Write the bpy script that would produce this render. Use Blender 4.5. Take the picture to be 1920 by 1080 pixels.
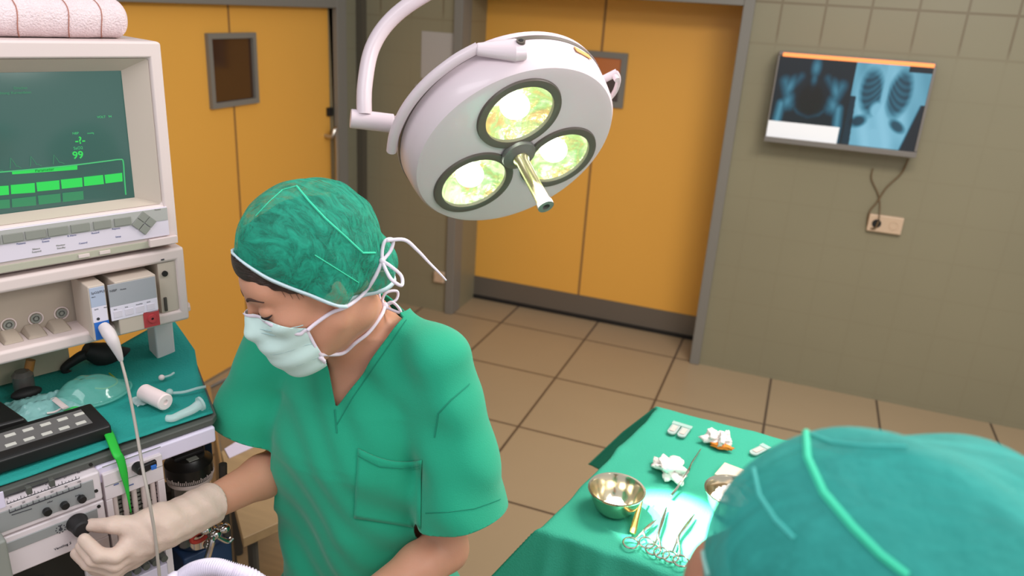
import bpy, bmesh, math, random
import numpy as np
from mathutils import Vector, Matrix, noise
from mathutils.bvhtree import BVHTree

PI = math.pi
scene = bpy.context.scene
COL = scene.collection
for o in list(bpy.data.objects):
    bpy.data.objects.remove(o)

# ------------------------------------------------------------------ camera
F_PX, YAW, PITCH, ROLL, CAM_H = 1463.5, 0.342764, 0.349963, 0.06353, 1.95
CAM = np.array([0.0, 0.0, CAM_H])
_f = np.array([-math.sin(YAW)*math.cos(PITCH), math.cos(YAW)*math.cos(PITCH), -math.sin(PITCH)])
_r = np.array([math.cos(YAW), math.sin(YAW), 0.0])
_u = np.cross(_r, _f)
CR = math.cos(ROLL)*_r + math.sin(ROLL)*_u
CU = -math.sin(ROLL)*_r + math.cos(ROLL)*_u
CF = _f
cam_data = bpy.data.cameras.new('camera')
cam = bpy.data.objects.new('camera', cam_data)
COL.objects.link(cam)
cam_data.sensor_width = 36.0
cam_data.lens = 36.0*F_PX/1920.0
cam_data.clip_start = 0.05
cam.matrix_world = Matrix(((CR[0], CU[0], -CF[0], CAM[0]), (CR[1], CU[1], -CF[1], CAM[1]),
                           (CR[2], CU[2], -CF[2], CAM[2]), (0, 0, 0, 1)))
cam_data.dof.use_dof = True
cam_data.dof.focus_distance = 1.34
cam_data.dof.aperture_fstop = 4.0
scene.camera = cam

# ------------------------------------------------------------------ world, lights, exposure
scene.view_settings.view_transform = 'Standard'
scene.view_settings.look = 'None'
scene.view_settings.exposure = 0.0
scene.view_settings.gamma = 1.0
world = bpy.data.worlds.new('world')
scene.world = world
world.use_nodes = True
wb = world.node_tree.nodes['Background']
wb.inputs[0].default_value = (0.93, 0.95, 1.0, 1)
wb.inputs[1].default_value = 0.68

def area(name, loc, target, size, size_y, power, color):
    l = bpy.data.lights.new(name, 'AREA')
    l.shape = 'RECTANGLE'; l.size = size; l.size_y = size_y
    l.energy = power; l.color = color
    o = bpy.data.objects.new(name, l); COL.objects.link(o)
    o.location = loc
    o.rotation_euler = (Vector(target)-Vector(loc)).to_track_quat('-Z', 'Y').to_euler()
    return o
area('added_overhead_light', (0.5, 2.2, 2.75), (0.4, 2.4, 0), 1.2, 0.6, 56, (1, 0.93, 0.86))  # unseen area lights added overhead to light the room; no ceiling is built
area('added_overhead_light', (-0.9, 0.0, 2.75), (-0.9, 0.3, 0), 1.2, 0.6, 14, (0.98, 0.95, 1.0))
area('added_overhead_light', (1.3, 0.6, 2.7), (-0.6, 1.2, 1.3), 1.2, 0.6, 20, (1, 0.96, 0.92))

# ------------------------------------------------------------------ projection helpers
def ray(px, py):
    return CF + CR*((px-960)/F_PX) + CU*((540-py)/F_PX)
def at(px, py, t):
    return CAM + t*ray(px, py)
def onz(px, py, z):
    d = ray(px, py); return CAM + d*((z-CAM_H)/d[2])
def onx(px, py, x):
    d = ray(px, py); return CAM + d*(x/d[0])
def ony(px, py, y):
    d = ray(px, py); return CAM + d*(y/d[1])
def unit(v):
    v = np.array(v, float); return v/np.linalg.norm(v)

# ------------------------------------------------------------------ materials
def srgb(c):
    return tuple((x/255/12.92 if x/255 <= 0.04045 else ((x/255+0.055)/1.055)**2.4) for x in c)
def mat(name, c, rough=0.5, metal=0.0, emit=None, estr=0.0, bump=0.0, bscale=60.0, vary=0.0, vscale=6.0,
        trans=0.0, ior=1.45, alpha=1.0, coat=0.0, sheen=0.0, spec=0.5, stretch=(1, 1, 1), sss=0.0):
    m = bpy.data.materials.new(name); m.use_nodes = True
    nt = m.node_tree; b = nt.nodes['Principled BSDF']
    b.inputs['Base Color'].default_value = (*srgb(c), 1)
    b.inputs['Roughness'].default_value = rough
    b.inputs['Metallic'].default_value = metal
    b.inputs['Transmission Weight'].default_value = trans
    b.inputs['IOR'].default_value = ior
    b.inputs['Alpha'].default_value = alpha
    b.inputs['Coat Weight'].default_value = coat
    b.inputs['Sheen Weight'].default_value = sheen
    b.inputs['Specular IOR Level'].default_value = spec
    if sss:
        b.inputs['Subsurface Weight'].default_value = sss
        b.inputs['Subsurface Radius'].default_value = (0.9, 0.35, 0.2)
        b.inputs['Subsurface Scale'].default_value = 0.006
    if emit:
        b.inputs['Emission Color'].default_value = (*srgb(emit), 1)
        b.inputs['Emission Strength'].default_value = estr
    tc = nt.nodes.new('ShaderNodeTexCoord')
    mp = nt.nodes.new('ShaderNodeMapping'); mp.inputs['Scale'].default_value = stretch
    nt.links.new(tc.outputs['Object'], mp.inputs['Vector'])
    if vary:
        n = nt.nodes.new('ShaderNodeTexNoise'); n.inputs['Scale'].default_value = vscale
        n.inputs['Detail'].default_value = 4
        nt.links.new(mp.outputs[0], n.inputs['Vector'])
        mx = nt.nodes.new('ShaderNodeMix'); mx.data_type = 'RGBA'; mx.blend_type = 'MIX'
        nt.links.new(n.outputs['Fac'], mx.inputs['Factor'])
        lc = srgb(c)
        mx.inputs['A'].default_value = (*[max(0, x*(1-vary)) for x in lc], 1)
        mx.inputs['B'].default_value = (*[min(1, x*(1+vary)) for x in lc], 1)
        nt.links.new(mx.outputs['Result'], b.inputs['Base Color'])
    if bump:
        n = nt.nodes.new('ShaderNodeTexNoise'); n.inputs['Scale'].default_value = bscale
        n.inputs['Detail'].default_value = 3
        nt.links.new(mp.outputs[0], n.inputs['Vector'])
        bp = nt.nodes.new('ShaderNodeBump'); bp.inputs['Strength'].default_value = bump
        bp.inputs['Distance'].default_value = 0.01
        nt.links.new(n.outputs['Fac'], bp.inputs['Height'])
        nt.links.new(bp.outputs[0], b.inputs['Normal'])
    return m

# ------------------------------------------------------------------ mesh builder
class MB:
    def __init__(s, T=None):
        s.v, s.f, s.T = [], [], (T or Matrix.Identity(4))
    def add(s, vs, fs):
        n = len(s.v)
        for p in vs:
            s.v.append(tuple(s.T @ Vector([float(c) for c in p])))
        for f in fs:
            s.f.append(tuple(i+n for i in f))
        return s
    def box(s, x0, x1, y0, y1, z0, z1):
        return s.add([(x0, y0, z0), (x1, y0, z0), (x1, y1, z0), (x0, y1, z0), (x0, y0, z1), (x1, y0, z1), (x1, y1, z1), (x0, y1, z1)],
                     [(0, 3, 2, 1), (4, 5, 6, 7), (0, 1, 5, 4), (1, 2, 6, 5), (2, 3, 7, 6), (3, 0, 4, 7)])
    def ring(s, x0, x1, z0, z1, a0, a1, c0, c1, y0, y1):
        # rectangular frame in the xz plane from y0 to y1: outer x0..x1, z0..z1, opening a0..a1, c0..c1
        o = [(x0, z0), (x1, z0), (x1, z1), (x0, z1)]; i = [(a0, c0), (a1, c0), (a1, c1), (a0, c1)]
        vs = [(x, y0, z) for x, z in o+i]+[(x, y1, z) for x, z in o+i]
        fs = []
        for k in range(4):
            n = (k+1) % 4
            fs += [(k, n, n+4, k+4), (k+8, k+12, n+12, n+8), (k, k+8, n+8, n), (k+4, n+4, n+12, k+12)]
        return s.add(vs, fs)
    def hull(s, bot, top):
        n = len(bot)
        return s.add(list(bot)+list(top), [tuple(range(n))[::-1], tuple(range(n, 2*n))] +
                     [(i, (i+1) % n, n+(i+1) % n, n+i) for i in range(n)])
    def lathe(s, prof, o=(0, 0, 0), axis=(0, 0, 1), n=32, ref=None):
        a = unit(axis)
        r = unit(np.cross(a, (0.3, 0.9, 0.1) if ref is None else ref)); q = np.cross(a, r)
        o = np.array(o, float); vs = []; fs = []
        for (rad, h) in prof:
            for k in range(n):
                t = 2*PI*k/n
                vs.append(o + a*h + (r*math.cos(t)+q*math.sin(t))*rad)
        for j in range(len(prof)-1):
            for k in range(n):
                fs.append((j*n+k, j*n+(k+1) % n, (j+1)*n+(k+1) % n, (j+1)*n+k))
        return s.add(vs, fs)
    def cyl(s, p0, p1, r0, r1=None, n=24):
        r1 = r0 if r1 is None else r1
        p0 = np.array(p0, float); p1 = np.array(p1, float); h = np.linalg.norm(p1-p0)
        return s.lathe([(0.00001, 0), (r0, 0), (r1, h), (0.00001, h)], p0, p1-p0, n)
    def tube(s, pts, r, n=10, sub=6, closed=False, flat=None):
        P = [np.array(p, float) for p in pts]
        if sub > 1 and len(P) > 2:
            Q = []; R = []
            m = len(P)
            rr = r if isinstance(r, (list, tuple)) else [r]*m
            rng = range(m) if closed else range(m-1)
            for i in rng:
                if closed:
                    a, b, c, d = P[(i-1) % m], P[i], P[(i+1) % m], P[(i+2) % m]; r0, r1 = rr[i], rr[(i+1) % m]
                else:
                    a, b, c, d = P[max(i-1, 0)], P[i], P[i+1], P[min(i+2, m-1)]; r0, r1 = rr[i], rr[i+1]
                for k in range(sub):
                    t = k/sub
                    Q.append(0.5*((2*b)+(c-a)*t+(2*a-5*b+4*c-d)*t*t+(3*b-a-3*c+d)*t**3)); R.append(r0+(r1-r0)*t)
            if not closed:
                Q.append(P[-1]); R.append(rr[-1])
            P = Q
        else:
            R = r if isinstance(r, (list, tuple)) else [r]*len(P)
        m = len(P); vs = []; fs = []; ref = None
        for i in range(m):
            t = P[(i+1) % m]-P[i-1] if closed else P[min(i+1, m-1)]-P[max(i-1, 0)]
            t = t/(np.linalg.norm(t)+1e-12)
            if ref is None:
                ref = np.cross(t, (0, 0, 1)) if abs(t[2]) < 0.9 else np.cross(t, (1, 0, 0))
            ref = ref-t*(ref@t); ref /= (np.linalg.norm(ref)+1e-12); q = np.cross(t, ref)
            for k in range(n):
                a = 2*PI*k/n
                ca, sa = math.cos(a), math.sin(a)
                if flat is not None:
                    nn = unit(flat - t*(np.array(flat)@t)); bb = np.cross(t, nn)
                    vs.append(P[i]+R[i]*(bb*ca+nn*sa*0.3))
                else:
                    vs.append(P[i]+R[i]*(ref*ca+q*sa))
        for i in range(m if closed else m-1):
            for k in range(n):
                j = (i+1) % m
                fs.append((i*n+k, i*n+(k+1) % n, j*n+(k+1) % n, j*n+k))
        if not closed:
            fs.append(tuple(range(n))[::-1]); fs.append(tuple(range((m-1)*n, m*n)))
        return s.add(vs, fs)
    def grid(s, fn, nu, nv):
        vs = [fn(i/nu, j/nv) for j in range(nv+1) for i in range(nu+1)]
        w = nu+1
        return s.add(vs, [(j*w+i, j*w+i+1, (j+1)*w+i+1, (j+1)*w+i) for j in range(nv) for i in range(nu)])
    def sphere(s, c, r, n=20, m=12, sc=(1, 1, 1)):
        c = np.array(c, float)
        return s.grid(lambda u, v: c+np.array([math.cos(2*PI*u)*math.sin(PI*v)*sc[0], math.sin(2*PI*u)*math.sin(PI*v)*sc[1], math.cos(PI*v)*sc[2]])*r, n, m)

ROOTM = {}
def finish_mesh(me, smooth, angle, fix=True):
    bm = bmesh.new(); bm.from_mesh(me)
    bmesh.ops.remove_doubles(bm, verts=bm.verts, dist=1e-6)
    if fix:
        bmesh.ops.recalc_face_normals(bm, faces=bm.faces)
    bm.to_mesh(me); bm.free()
    if smooth:
        me.shade_smooth()
        if angle: me.set_sharp_from_angle(angle=math.radians(angle))
def link(name, me, m, parent=None, smooth=True, angle=35, bevel=0.0, fix=True, solid=0.0, offset=-1.0, seg=2):
    finish_mesh(me, smooth, angle, fix)
    o = bpy.data.objects.new(name, me); COL.objects.link(o)
    if m: me.materials.append(m)
    if parent is not None:
        root = parent
        while root.parent: root = root.parent
        me.transform(ROOTM.get(root.name, Matrix.Identity(4)).inverted())
        o.parent = parent
        if parent is not root or root.type == 'MESH':
            pass
    if solid:
        md = o.modifiers.new('solid', 'SOLIDIFY'); md.thickness = solid; md.offset = offset
    if bevel:
        md = o.modifiers.new('bevel', 'BEVEL'); md.width = bevel; md.segments = seg; md.limit_method = 'ANGLE'
        md.angle_limit = math.radians(40); md.harden_normals = True
    return o
def obj(name, mb, m, parent=None, **k):
    me = bpy.data.meshes.new(name)
    me.from_pydata(mb.v, [], mb.f)
    return link(name, me, m, parent, **k)
def nobj(name, V, Fs, m, parent=None, **k):
    me = bpy.data.meshes.new(name)
    me.from_pydata([tuple(map(float, v)) for v in V], [], [tuple(int(i) for i in f) for f in Fs])
    return link(name, me, m, parent, **k)
def tag(o, label, cat, group=None, kind=None):
    if label: o['label'] = label
    if cat: o['category'] = cat
    if group: o['group'] = group
    if kind: o['kind'] = kind
    return o
def thing(name, label, cat, loc=(0, 0, 0), M=None, group=None):
    o = bpy.data.objects.new(name, None); COL.objects.link(o)
    o.empty_display_size = 0.05
    mw = Matrix.Translation([float(c) for c in loc]) if M is None else M
    o.matrix_world = mw
    ROOTM[o.name] = mw.copy()
    return tag(o, label, cat, group)
def struct(name, mb, m, parent=None, **k):
    o = obj(name, mb, m, parent, **k)
    if parent is None: o['kind'] = 'structure'
    return o
def dup(root, M, label=None, group=None):
    r = root.copy(); COL.objects.link(r); r.matrix_world = M
    if label: r['label'] = label
    if group: r['group'] = group
    for ch in list(root.children):
        c = ch.copy(); COL.objects.link(c); c.parent = r
        for g in ch.children:
            d = g.copy(); COL.objects.link(d); d.parent = c
    return r
def text(name, s, T, size, m, parent, xa, ya, ext=0.0004, align='LEFT', bold=0.0):
    cu = bpy.data.curves.new('txt', 'FONT'); cu.body = s; cu.size = size; cu.extrude = ext; cu.align_x = align
    cu.offset = bold; cu.resolution_u = 3
    o = bpy.data.objects.new('txt', cu); COL.objects.link(o)
    bpy.context.view_layer.update()
    me = bpy.data.meshes.new_from_object(o.evaluated_get(bpy.context.evaluated_depsgraph_get()))
    bpy.data.objects.remove(o); bpy.data.curves.remove(cu)
    xa = unit(xa); ya = unit(np.array(ya)-xa*(np.array(ya)@xa)); za = np.cross(xa, ya)
    me.transform(Matrix(((xa[0], ya[0], za[0], T[0]), (xa[1], ya[1], za[1], T[1]), (xa[2], ya[2], za[2], T[2]), (0, 0, 0, 1))))
    me.name = name
    me.materials.clear()
    return link(name, me, m, parent, smooth=False)

# ------------------------------------------------------------------ implicit surfaces
def smin(a, b, k):
    h = np.clip(0.5+0.5*(b-a)/k, 0, 1)
    return b*(1-h)+a*h-k*h*(1-h)
def smax(a, b, k): return -smin(-a, -b, k)
def cap_(P, a, b, ra, rb):
    a = np.array(a); b = np.array(b); ab = b-a
    t = np.clip(((P-a)@ab)/(ab@ab), 0, 1)
    return np.linalg.norm(P-a-t[..., None]*ab, axis=-1)-(ra+(rb-ra)*t)
def ell(P, c, r):
    q = (P-np.array(c))/np.array(r)
    k = np.linalg.norm(q, axis=-1); g = np.linalg.norm(q/np.array(r), axis=-1)+1e-9
    return k*(k-1)/g
def chain(P, pts, rs, k=0.01):
    d = None
    for i in range(len(pts)-1):
        c = cap_(P, pts[i], pts[i+1], rs[i], rs[i+1])
        d = c if d is None else smin(d, c, k)
    return d
def nets(f, lo, hi, h, newton=2):
    lo = np.array(lo, float); hi = np.array(hi, float)
    n = np.ceil((hi-lo)/h).astype(int)+1
    B = 8
    nb = np.ceil((n-1)/B).astype(int); n = nb*B+1
    D = np.empty(n, np.float32)
    # coarse pass: block centres
    cx = [lo[i]+h*B*(np.arange(nb[i])+0.5) for i in range(3)]
    G = np.stack(np.meshgrid(*cx, indexing='ij'), -1)
    dc = f(G.reshape(-1, 3)).reshape(nb)
    D[:] = 1.0
    big = np.repeat(np.repeat(np.repeat(dc, B, 0), B, 1), B, 2)
    D[:-1, :-1, :-1] = big
    act = np.argwhere(np.abs(dc) < h*B*1.35+0.012)
    loc = np.stack(np.meshgrid(*[np.arange(B+1)]*3, indexing='ij'), -1).reshape(-1, 3)
    for c0 in range(0, len(act), 400):
        A = act[c0:c0+400]
        I = (A[:, None, :]*B+loc[None]).reshape(-1, 3)
        d = f(lo+h*I)
        D[I[:, 0], I[:, 1], I[:, 2]] = d
    S = D < 0
    nx, ny, nz = n
    corner = [(i, j, k) for i in (0, 1) for j in (0, 1) for k in (0, 1)]
    cnt = sum(S[i:nx-1+i, j:ny-1+j, k:nz-1+k].astype(np.int8) for i, j, k in corner)
    cells = np.argwhere((cnt > 0) & (cnt < 8))
    idx = -np.ones((nx-1, ny-1, nz-1), np.int64)
    idx[cells[:, 0], cells[:, 1], cells[:, 2]] = np.arange(len(cells))
    acc = np.zeros((len(cells), 3)); num = np.zeros(len(cells))
    for a in range(3):
        b, c = (a+1) % 3, (a+2) % 3
        for ib in (0, 1):
            for ic in (0, 1):
                o0 = np.zeros(3, int); o0[b] = ib; o0[c] = ic; o1 = o0.copy(); o1[a] = 1
                p0 = cells+o0; p1 = cells+o1
                d0 = D[p0[:, 0], p0[:, 1], p0[:, 2]]; d1 = D[p1[:, 0], p1[:, 1], p1[:, 2]]
                m = (d0 < 0) != (d1 < 0)
                t = np.where(m, d0/(d0-d1+1e-20), 0)
                q = o0+t[:, None]*(o1-o0)
                acc[m] += q[m]; num[m] += 1
    V = lo+h*(cells+acc/np.maximum(num, 1)[:, None])
    Fs = []
    for a in range(3):
        b, c = (a+1) % 3, (a+2) % 3
        s0 = [slice(None)]*3; s1 = [slice(None)]*3
        s0[a] = slice(0, n[a]-1); s1[a] = slice(1, n[a])
        e = np.argwhere(S[tuple(s0)] != S[tuple(s1)])
        e = e[(e[:, b] > 0) & (e[:, c] > 0) & (e[:, b] < n[b]-1) & (e[:, c] < n[c]-1)]
        sg = S[e[:, 0], e[:, 1], e[:, 2]]
        def cell(db, dc_):
            q = e.copy(); q[:, b] += db; q[:, c] += dc_
            return idx[q[:, 0], q[:, 1], q[:, 2]]
        qd = np.stack([cell(-1, -1), cell(0, -1), cell(0, 0), cell(-1, 0)], 1)
        qd[~sg] = qd[~sg][:, ::-1]
        Fs.append(qd)
    Fs = np.concatenate(Fs); Fs = Fs[(Fs >= 0).all(1)]
    for _ in range(newton):
        e = h*0.3
        d = f(V)
        g = np.stack([f(V+np.eye(3)[i]*e)-f(V-np.eye(3)[i]*e) for i in range(3)], -1)/(2*e)
        V = V-np.clip(d, -h*0.6, h*0.6)[:, None]*g/np.maximum((g*g).sum(-1), 0.3)[:, None]
    return V, Fs
def clip(V, Fs, g):
    """keep the part of the surface where g > 0, cutting faces along g = 0"""
    V = [v for v in V]; out = []; cache = {}
    def cut(a, b):
        k = (a, b) if a < b else (b, a)
        if k not in cache:
            t = g[a]/(g[a]-g[b]); cache[k] = len(V); V.append(V0[a]*(1-t)+V0[b]*t)
        return cache[k]
    V0 = np.array(V)
    for f in Fs:
        s = [g[i] > 0 for i in f]
        if all(s): out.append(tuple(f)); continue
        if not any(s): continue
        p = []
        for i in range(len(f)):
            a, b = f[i], f[(i+1) % len(f)]
            if g[a] > 0: p.append(a)
            if (g[a] > 0) != (g[b] > 0): p.append(cut(a, b))
        if len(p) > 2: out.append(tuple(p))
    V = np.array(V); used = sorted({i for f in out for i in f}); mp = {j: i for i, j in enumerate(used)}
    return V[used], [tuple(mp[i] for i in f) for f in out]
def bvh(V, Fs): return BVHTree.FromPolygons([Vector(v) for v in V], [tuple(int(i) for i in f) for f in Fs])
def hit(tree, px, py, off=0.001, tmax=3.0):
    d = ray(px, py); h = tree.ray_cast(Vector(CAM), Vector(d).normalized(), tmax)
    if h[0] is None:
        return None
    nrm = np.array(h[1]); nrm = -nrm if nrm@d > 0 else nrm
    return np.array(h[0])+nrm*off
# ================================================================== ROOM
WALL_Y, WALL_X = 4.37, -2.65
def tile_mat(name, c, line, pitch, off, axes, lw, rough, line_mix=1.0, bumpy=0.0, fade=None):
    m = mat(name, c, rough, vary=0.07, vscale=1.6); nt = m.node_tree; b = nt.nodes['Principled BSDF']
    geo = nt.nodes.new('ShaderNodeNewGeometry'); sep = nt.nodes.new('ShaderNodeSeparateXYZ')
    nt.links.new(geo.outputs['Position'], sep.inputs[0])
    ds = []
    def math_(op, a, b_=None, c_=None):
        n = nt.nodes.new('ShaderNodeMath'); n.operation = op
        for i, v in enumerate((a, b_, c_)):
            if v is None: continue
            if isinstance(v, (int, float)): n.inputs[i].default_value = v
            else: nt.links.new(v, n.inputs[i])
        return n.outputs[0]
    for ax, p_, o_ in zip(axes, pitch, off):
        s = math_('SUBTRACT', sep.outputs[ax], o_)
        s = math_('DIVIDE', s, p_); s = math_('FRACT', s); s = math_('SUBTRACT', s, 0.5)
        s = math_('ABSOLUTE', s); s = math_('SUBTRACT', 0.5, s); s = math_('MULTIPLY', s, p_); ds.append(s)
    d = math_('MINIMUM', ds[0], ds[1])
    k = math_('LESS_THAN', d, lw)
    k = math_('MULTIPLY', k, line_mix)
    if fade:
        z = math_('SUBTRACT', sep.outputs['Z'], fade); z = math_('MULTIPLY', z, 12.0)
        n = nt.nodes.new('ShaderNodeClamp'); nt.links.new(z, n.inputs[0]); n.inputs[1].default_value = 0.10
        k = math_('MULTIPLY', k, n.outputs[0])
    mx = nt.nodes.new('ShaderNodeMix'); mx.data_type = 'RGBA'
    nt.links.new(k, mx.inputs['Factor'])
    src = b.inputs['Base Color'].links[0].from_socket
    nt.links.new(src, mx.inputs['A']); mx.inputs['B'].default_value = (*srgb(line), 1)
    nt.links.new(mx.outputs['Result'], b.inputs['Base Color'])
    return m
m_floor = tile_mat('floor_tile', (166, 144, 114), (90, 74, 60), (0.563, 0.594), (-1.625, 4.385), ('X', 'Y'), 0.0065, 0.3)
m_wall = tile_mat('wall_tile', (140, 133, 108), (120, 108, 84), (0.208, 0.2), (0.196, 2.03), ('X', 'Z'), 0.006, 0.38, 1.0, fade=1.80)
m_wall2 = tile_mat('wall_tile_side', (132, 128, 106), (110, 102, 84), (0.208, 0.2), (0.0, 2.03), ('Y', 'Z'), 0.004, 0.38, 0.25)
m_frame = mat('door_frame_paint', (128, 124, 116), 0.45)
m_yellow = mat('door_yellow_laminate', (238, 176, 78), 0.42, vary=0.03, vscale=1.2)
m_groove = mat('door_joint', (150, 108, 62), 0.6)
m_kick = mat('kick_metal', (126, 118, 108), 0.35, 0.5)
m_dark = mat('dark_rubber', (30, 27, 25), 0.6)
m_glassdark = mat('door_window_glass', (70, 46, 30), 0.08, spec=0.8)
m_glassorange = mat('door_window_far_room', (196, 116, 60), 0.15)
m_steel = mat('brushed_steel', (190, 186, 180), 0.3, 0.9)

fl = MB().box(-2.9, 3.2, -1.6, 5.3, -0.05, 0.0)
struct('floor', fl, m_floor)
# back wall with the door recess cut out
DX0, DX1, DZ, DY = -1.965, -0.40, 2.005, WALL_Y+0.40
bw = MB()
bw.box(WALL_X-0.1, DX0, WALL_Y, DY+0.1, 0, 3.0)
bw.box(DX1, 3.2, WALL_Y, DY+0.1, 0, 3.0)
bw.box(DX0, DX1, WALL_Y, DY+0.1, DZ+0.03, 3.0)
struct('wall_back', bw, m_wall)
lw = MB()
LY0, LY1, LZ = 2.0, 4.07, 1.86
lw.box(WALL_X-0.15, WALL_X, -1.0, LY0, 0, 3.0)
lw.box(WALL_X-0.15, WALL_X, LY1, WALL_Y, 0, 3.0)
lw.box(WALL_X-0.15, WALL_X, LY0, LY1, LZ, 3.0)
struct('wall_left', lw, m_wall2)
tr = MB()
tr.box(DX1-0.005, DX1+0.05, WALL_Y-0.02, WALL_Y+0.1, 0, DZ+0.06)
tr.box(DX0-0.05, DX0+0.005, WALL_Y-0.02, WALL_Y+0.1, 0, DZ+0.06)
tr.box(DX0+0.005, DX1-0.005, WALL_Y-0.02, WALL_Y+0.1, DZ, DZ+0.06)
struct('trim_1', tr, m_frame, bevel=0.004)
t2 = MB()
t2.box(WALL_X-0.03, WALL_X+0.03, LY1, LY1+0.10, 0, LZ+0.07)
t2.box(WALL_X-0.03, WALL_X+0.03, LY0-0.08, LY1, LZ, LZ+0.07)
struct('trim_2', t2, m_frame, bevel=0.004)
# thin dark vertical strip in the corner
struct('trim_3', MB().box(WALL_X, WALL_X+0.045, WALL_Y-0.05, WALL_Y, 0, 3.0), mat('corner_strip', (84, 78, 66), 0.5))

# back door
d1 = MB().box(DX0, DX1, DY-0.045, DY, 0.16, DZ+0.03)
door1 = struct('door_1', d1, m_yellow)
obj('kick_plate', MB().box(DX0, DX1, DY-0.052, DY-0.002, 0.025, 0.16), m_kick, door1)
obj('bottom_seal', MB().box(DX0, DX1, DY-0.06, DY, 0.0, 0.025), m_dark, door1)
jx = ony(1112, 300, DY)[0]
obj('panel_joint', MB().box(jx-0.007, jx+0.007, DY-0.047, DY-0.04, 0.16, DZ), m_groove, door1)
a = ony(1086, 92, DY); b = ony(1186, 205, DY)
wx0, wx1, wz1, wz0 = jx-0.165, jx+0.165, a[2]-0.0, b[2]+0.005
wf = MB()
wf.ring(wx0, wx1, wz0, wz1, wx0+0.035, wx1-0.035, wz0+0.035, wz1-0.035, DY-0.062, DY-0.044)
w1 = obj('door_window', wf, m_frame, door1)
obj('pane', MB().box(wx0+0.03, wx1-0.03, DY-0.05, DY-0.043, wz0+0.03, wz0+0.17), m_glassdark, w1)
obj('blind', MB().box(wx0+0.03, wx1-0.03, DY-0.05, DY-0.043, wz0+0.17, wz1-0.03), m_glassorange, w1)

# left door
X0 = WALL_X-0.03
d2 = MB().box(X0-0.05, X0, LY0, LY1, 0.012, LZ)
door2 = struct('door_2', d2, m_yellow)
obj('bottom_strip', MB().box(X0-0.04, X0+0.004, LY0, LY1, 0.0, 0.014), m_steel, door2)
jy = 0.5*(onx(440, 230, X0)[1]+onx(428, 20, X0)[1])
obj('panel_joint', MB().box(X0-0.002, X0+0.002, jy-0.006, jy+0.006, 0.012, LZ), m_groove, door2)
a = onx(383, 62, X0); b = onx(481, 192, X0)
y0, y1, z1, z0 = a[1], b[1], a[2], b[2]
wf = MB()
wf.T = Matrix(((0, 1, 0, 0), (1, 0, 0, 0), (0, 0, 1, 0), (0, 0, 0, 1)))
wf.ring(y0, y1, z0, z1, y0+0.026, y1-0.026, z0+0.026, z1-0.026, X0-0.001, X0+0.02)
w2 = obj('door_window', wf, m_frame, door2)
obj('pane', MB().box(X0-0.01, X0+0.004, y0+0.02, y1-0.02, z0+0.02, z1-0.02), m_glassdark, w2)
a = onx(634, 245, X0+0.06); b = onx(634, 352, X0+0.06)
hy = a[1]-0.02
hd = MB(); hd.tube([(X0, hy-0.03, a[2]-0.03), (X0+0.05, hy-0.03, a[2]-0.03), (X0+0.06, hy, a[2]), (X0+0.06, hy, b[2]), (X0+0.05, hy-0.02, b[2]), (X0, hy-0.02, b[2])], 0.012, sub=4)
obj('pull_handle', hd, m_steel, door2)
c = onx(617, 209, X0)
obj('lock', MB().box(X0-0.001, X0+0.02, c[1]-0.03, c[1]+0.03, c[2]-0.025, c[2]+0.025), m_dark, door2, bevel=0.003)

# papers and outlets on the back wall
m_paper = mat('wall_paper_sheet', (176, 170, 164), 0.6)
def sheet_on_wall(name, px0, py0, px1, py1, lab, cat, th=0.003, m=m_paper, W=WALL_Y):
    a = ony(px0, py0, W); b = ony(px1, py1, W)
    o = obj(name, MB().box(a[0], b[0], W-th, W, b[2], a[2]), m, bevel=min(0.001, th/3))
    return tag(o, lab, cat, 'paper notices on the narrow wall')
sheet_on_wall('paper_notice', 791, 58, 848, 152, 'pale paper notice taped high on the narrow wall, upper one', 'notice')
sheet_on_wall('paper_notice', 779, 158, 838, 215, 'small pale paper notice on the narrow wall, mostly behind the operating lamp', 'notice')
m_sock = mat('socket_plastic', (205, 178, 150), 0.4)
def outlet(pxc, pyc, w, h, lab, holes=1):
    c = ony(pxc, pyc, WALL_Y)
    t = thing('wall_socket', lab, 'socket', (c[0], WALL_Y, c[2]), group='wall sockets')
    obj('cover_plate', MB().box(c[0]-w/2, c[0]+w/2, WALL_Y-0.028, WALL_Y, c[2]-h/2, c[2]+h/2), m_sock, t, bevel=0.006)
    for k in range(holes):
        x = c[0]-w/2+w*(k+0.5)/holes
        obj('socket_ring', MB().lathe([(0.00001, 0.002), (0.019, 0.002), (0.019, 0.0), (0.022, 0.0), (0.022, 0.006)], (x, WALL_Y-0.028-0.003, c[2]), (0, 1, 0), 24), m_sock if (k or holes == 1) else m_dark, t)
    return c
outlet(826, 518, 0.075, 0.075, 'small square beige wall socket on the narrow wall behind the masked woman')
sc = outlet(1659, 419, 0.165, 0.09, 'double beige wall socket below the x-ray viewer', 2)

# x-ray light box
VY = WALL_Y-0.11
c00 = ony(1437, 262, VY); c11 = ony(1755, 122, VY); cx0 = 0.5*(c00[0]+ony(1457, 95, VY)[0]); cx1 = 0.5*(c11[0]+ony(1718, 297, VY)[0])
vz0 = 0.5*(c00[2]+ony(1718, 297, VY)[2]); vz1 = 0.5*(c11[2]+ony(1462, 93, VY)[2])
m_box = mat('viewer_grey_metal', (128, 122, 116), 0.4, 0.3)
vt = thing('xray_viewer', 'wall-mounted light box showing two x-ray films, pelvis and chest', 'light box', ((cx0+cx1)/2, WALL_Y, vz0))
hs = MB()
hs.box(cx0, cx1, VY+0.004, WALL_Y, vz0, vz1-0.02)
hs.box(cx0, cx1, VY-0.03, VY+0.004, vz0, vz0+0.026)
hs.box(cx0, cx0+0.008, VY-0.008, VY+0.004, vz0+0.026, vz1-0.02)
hs.box(cx1-0.012, cx1, VY-0.008, VY+0.004, vz0+0.026, vz1-0.02)
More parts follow.
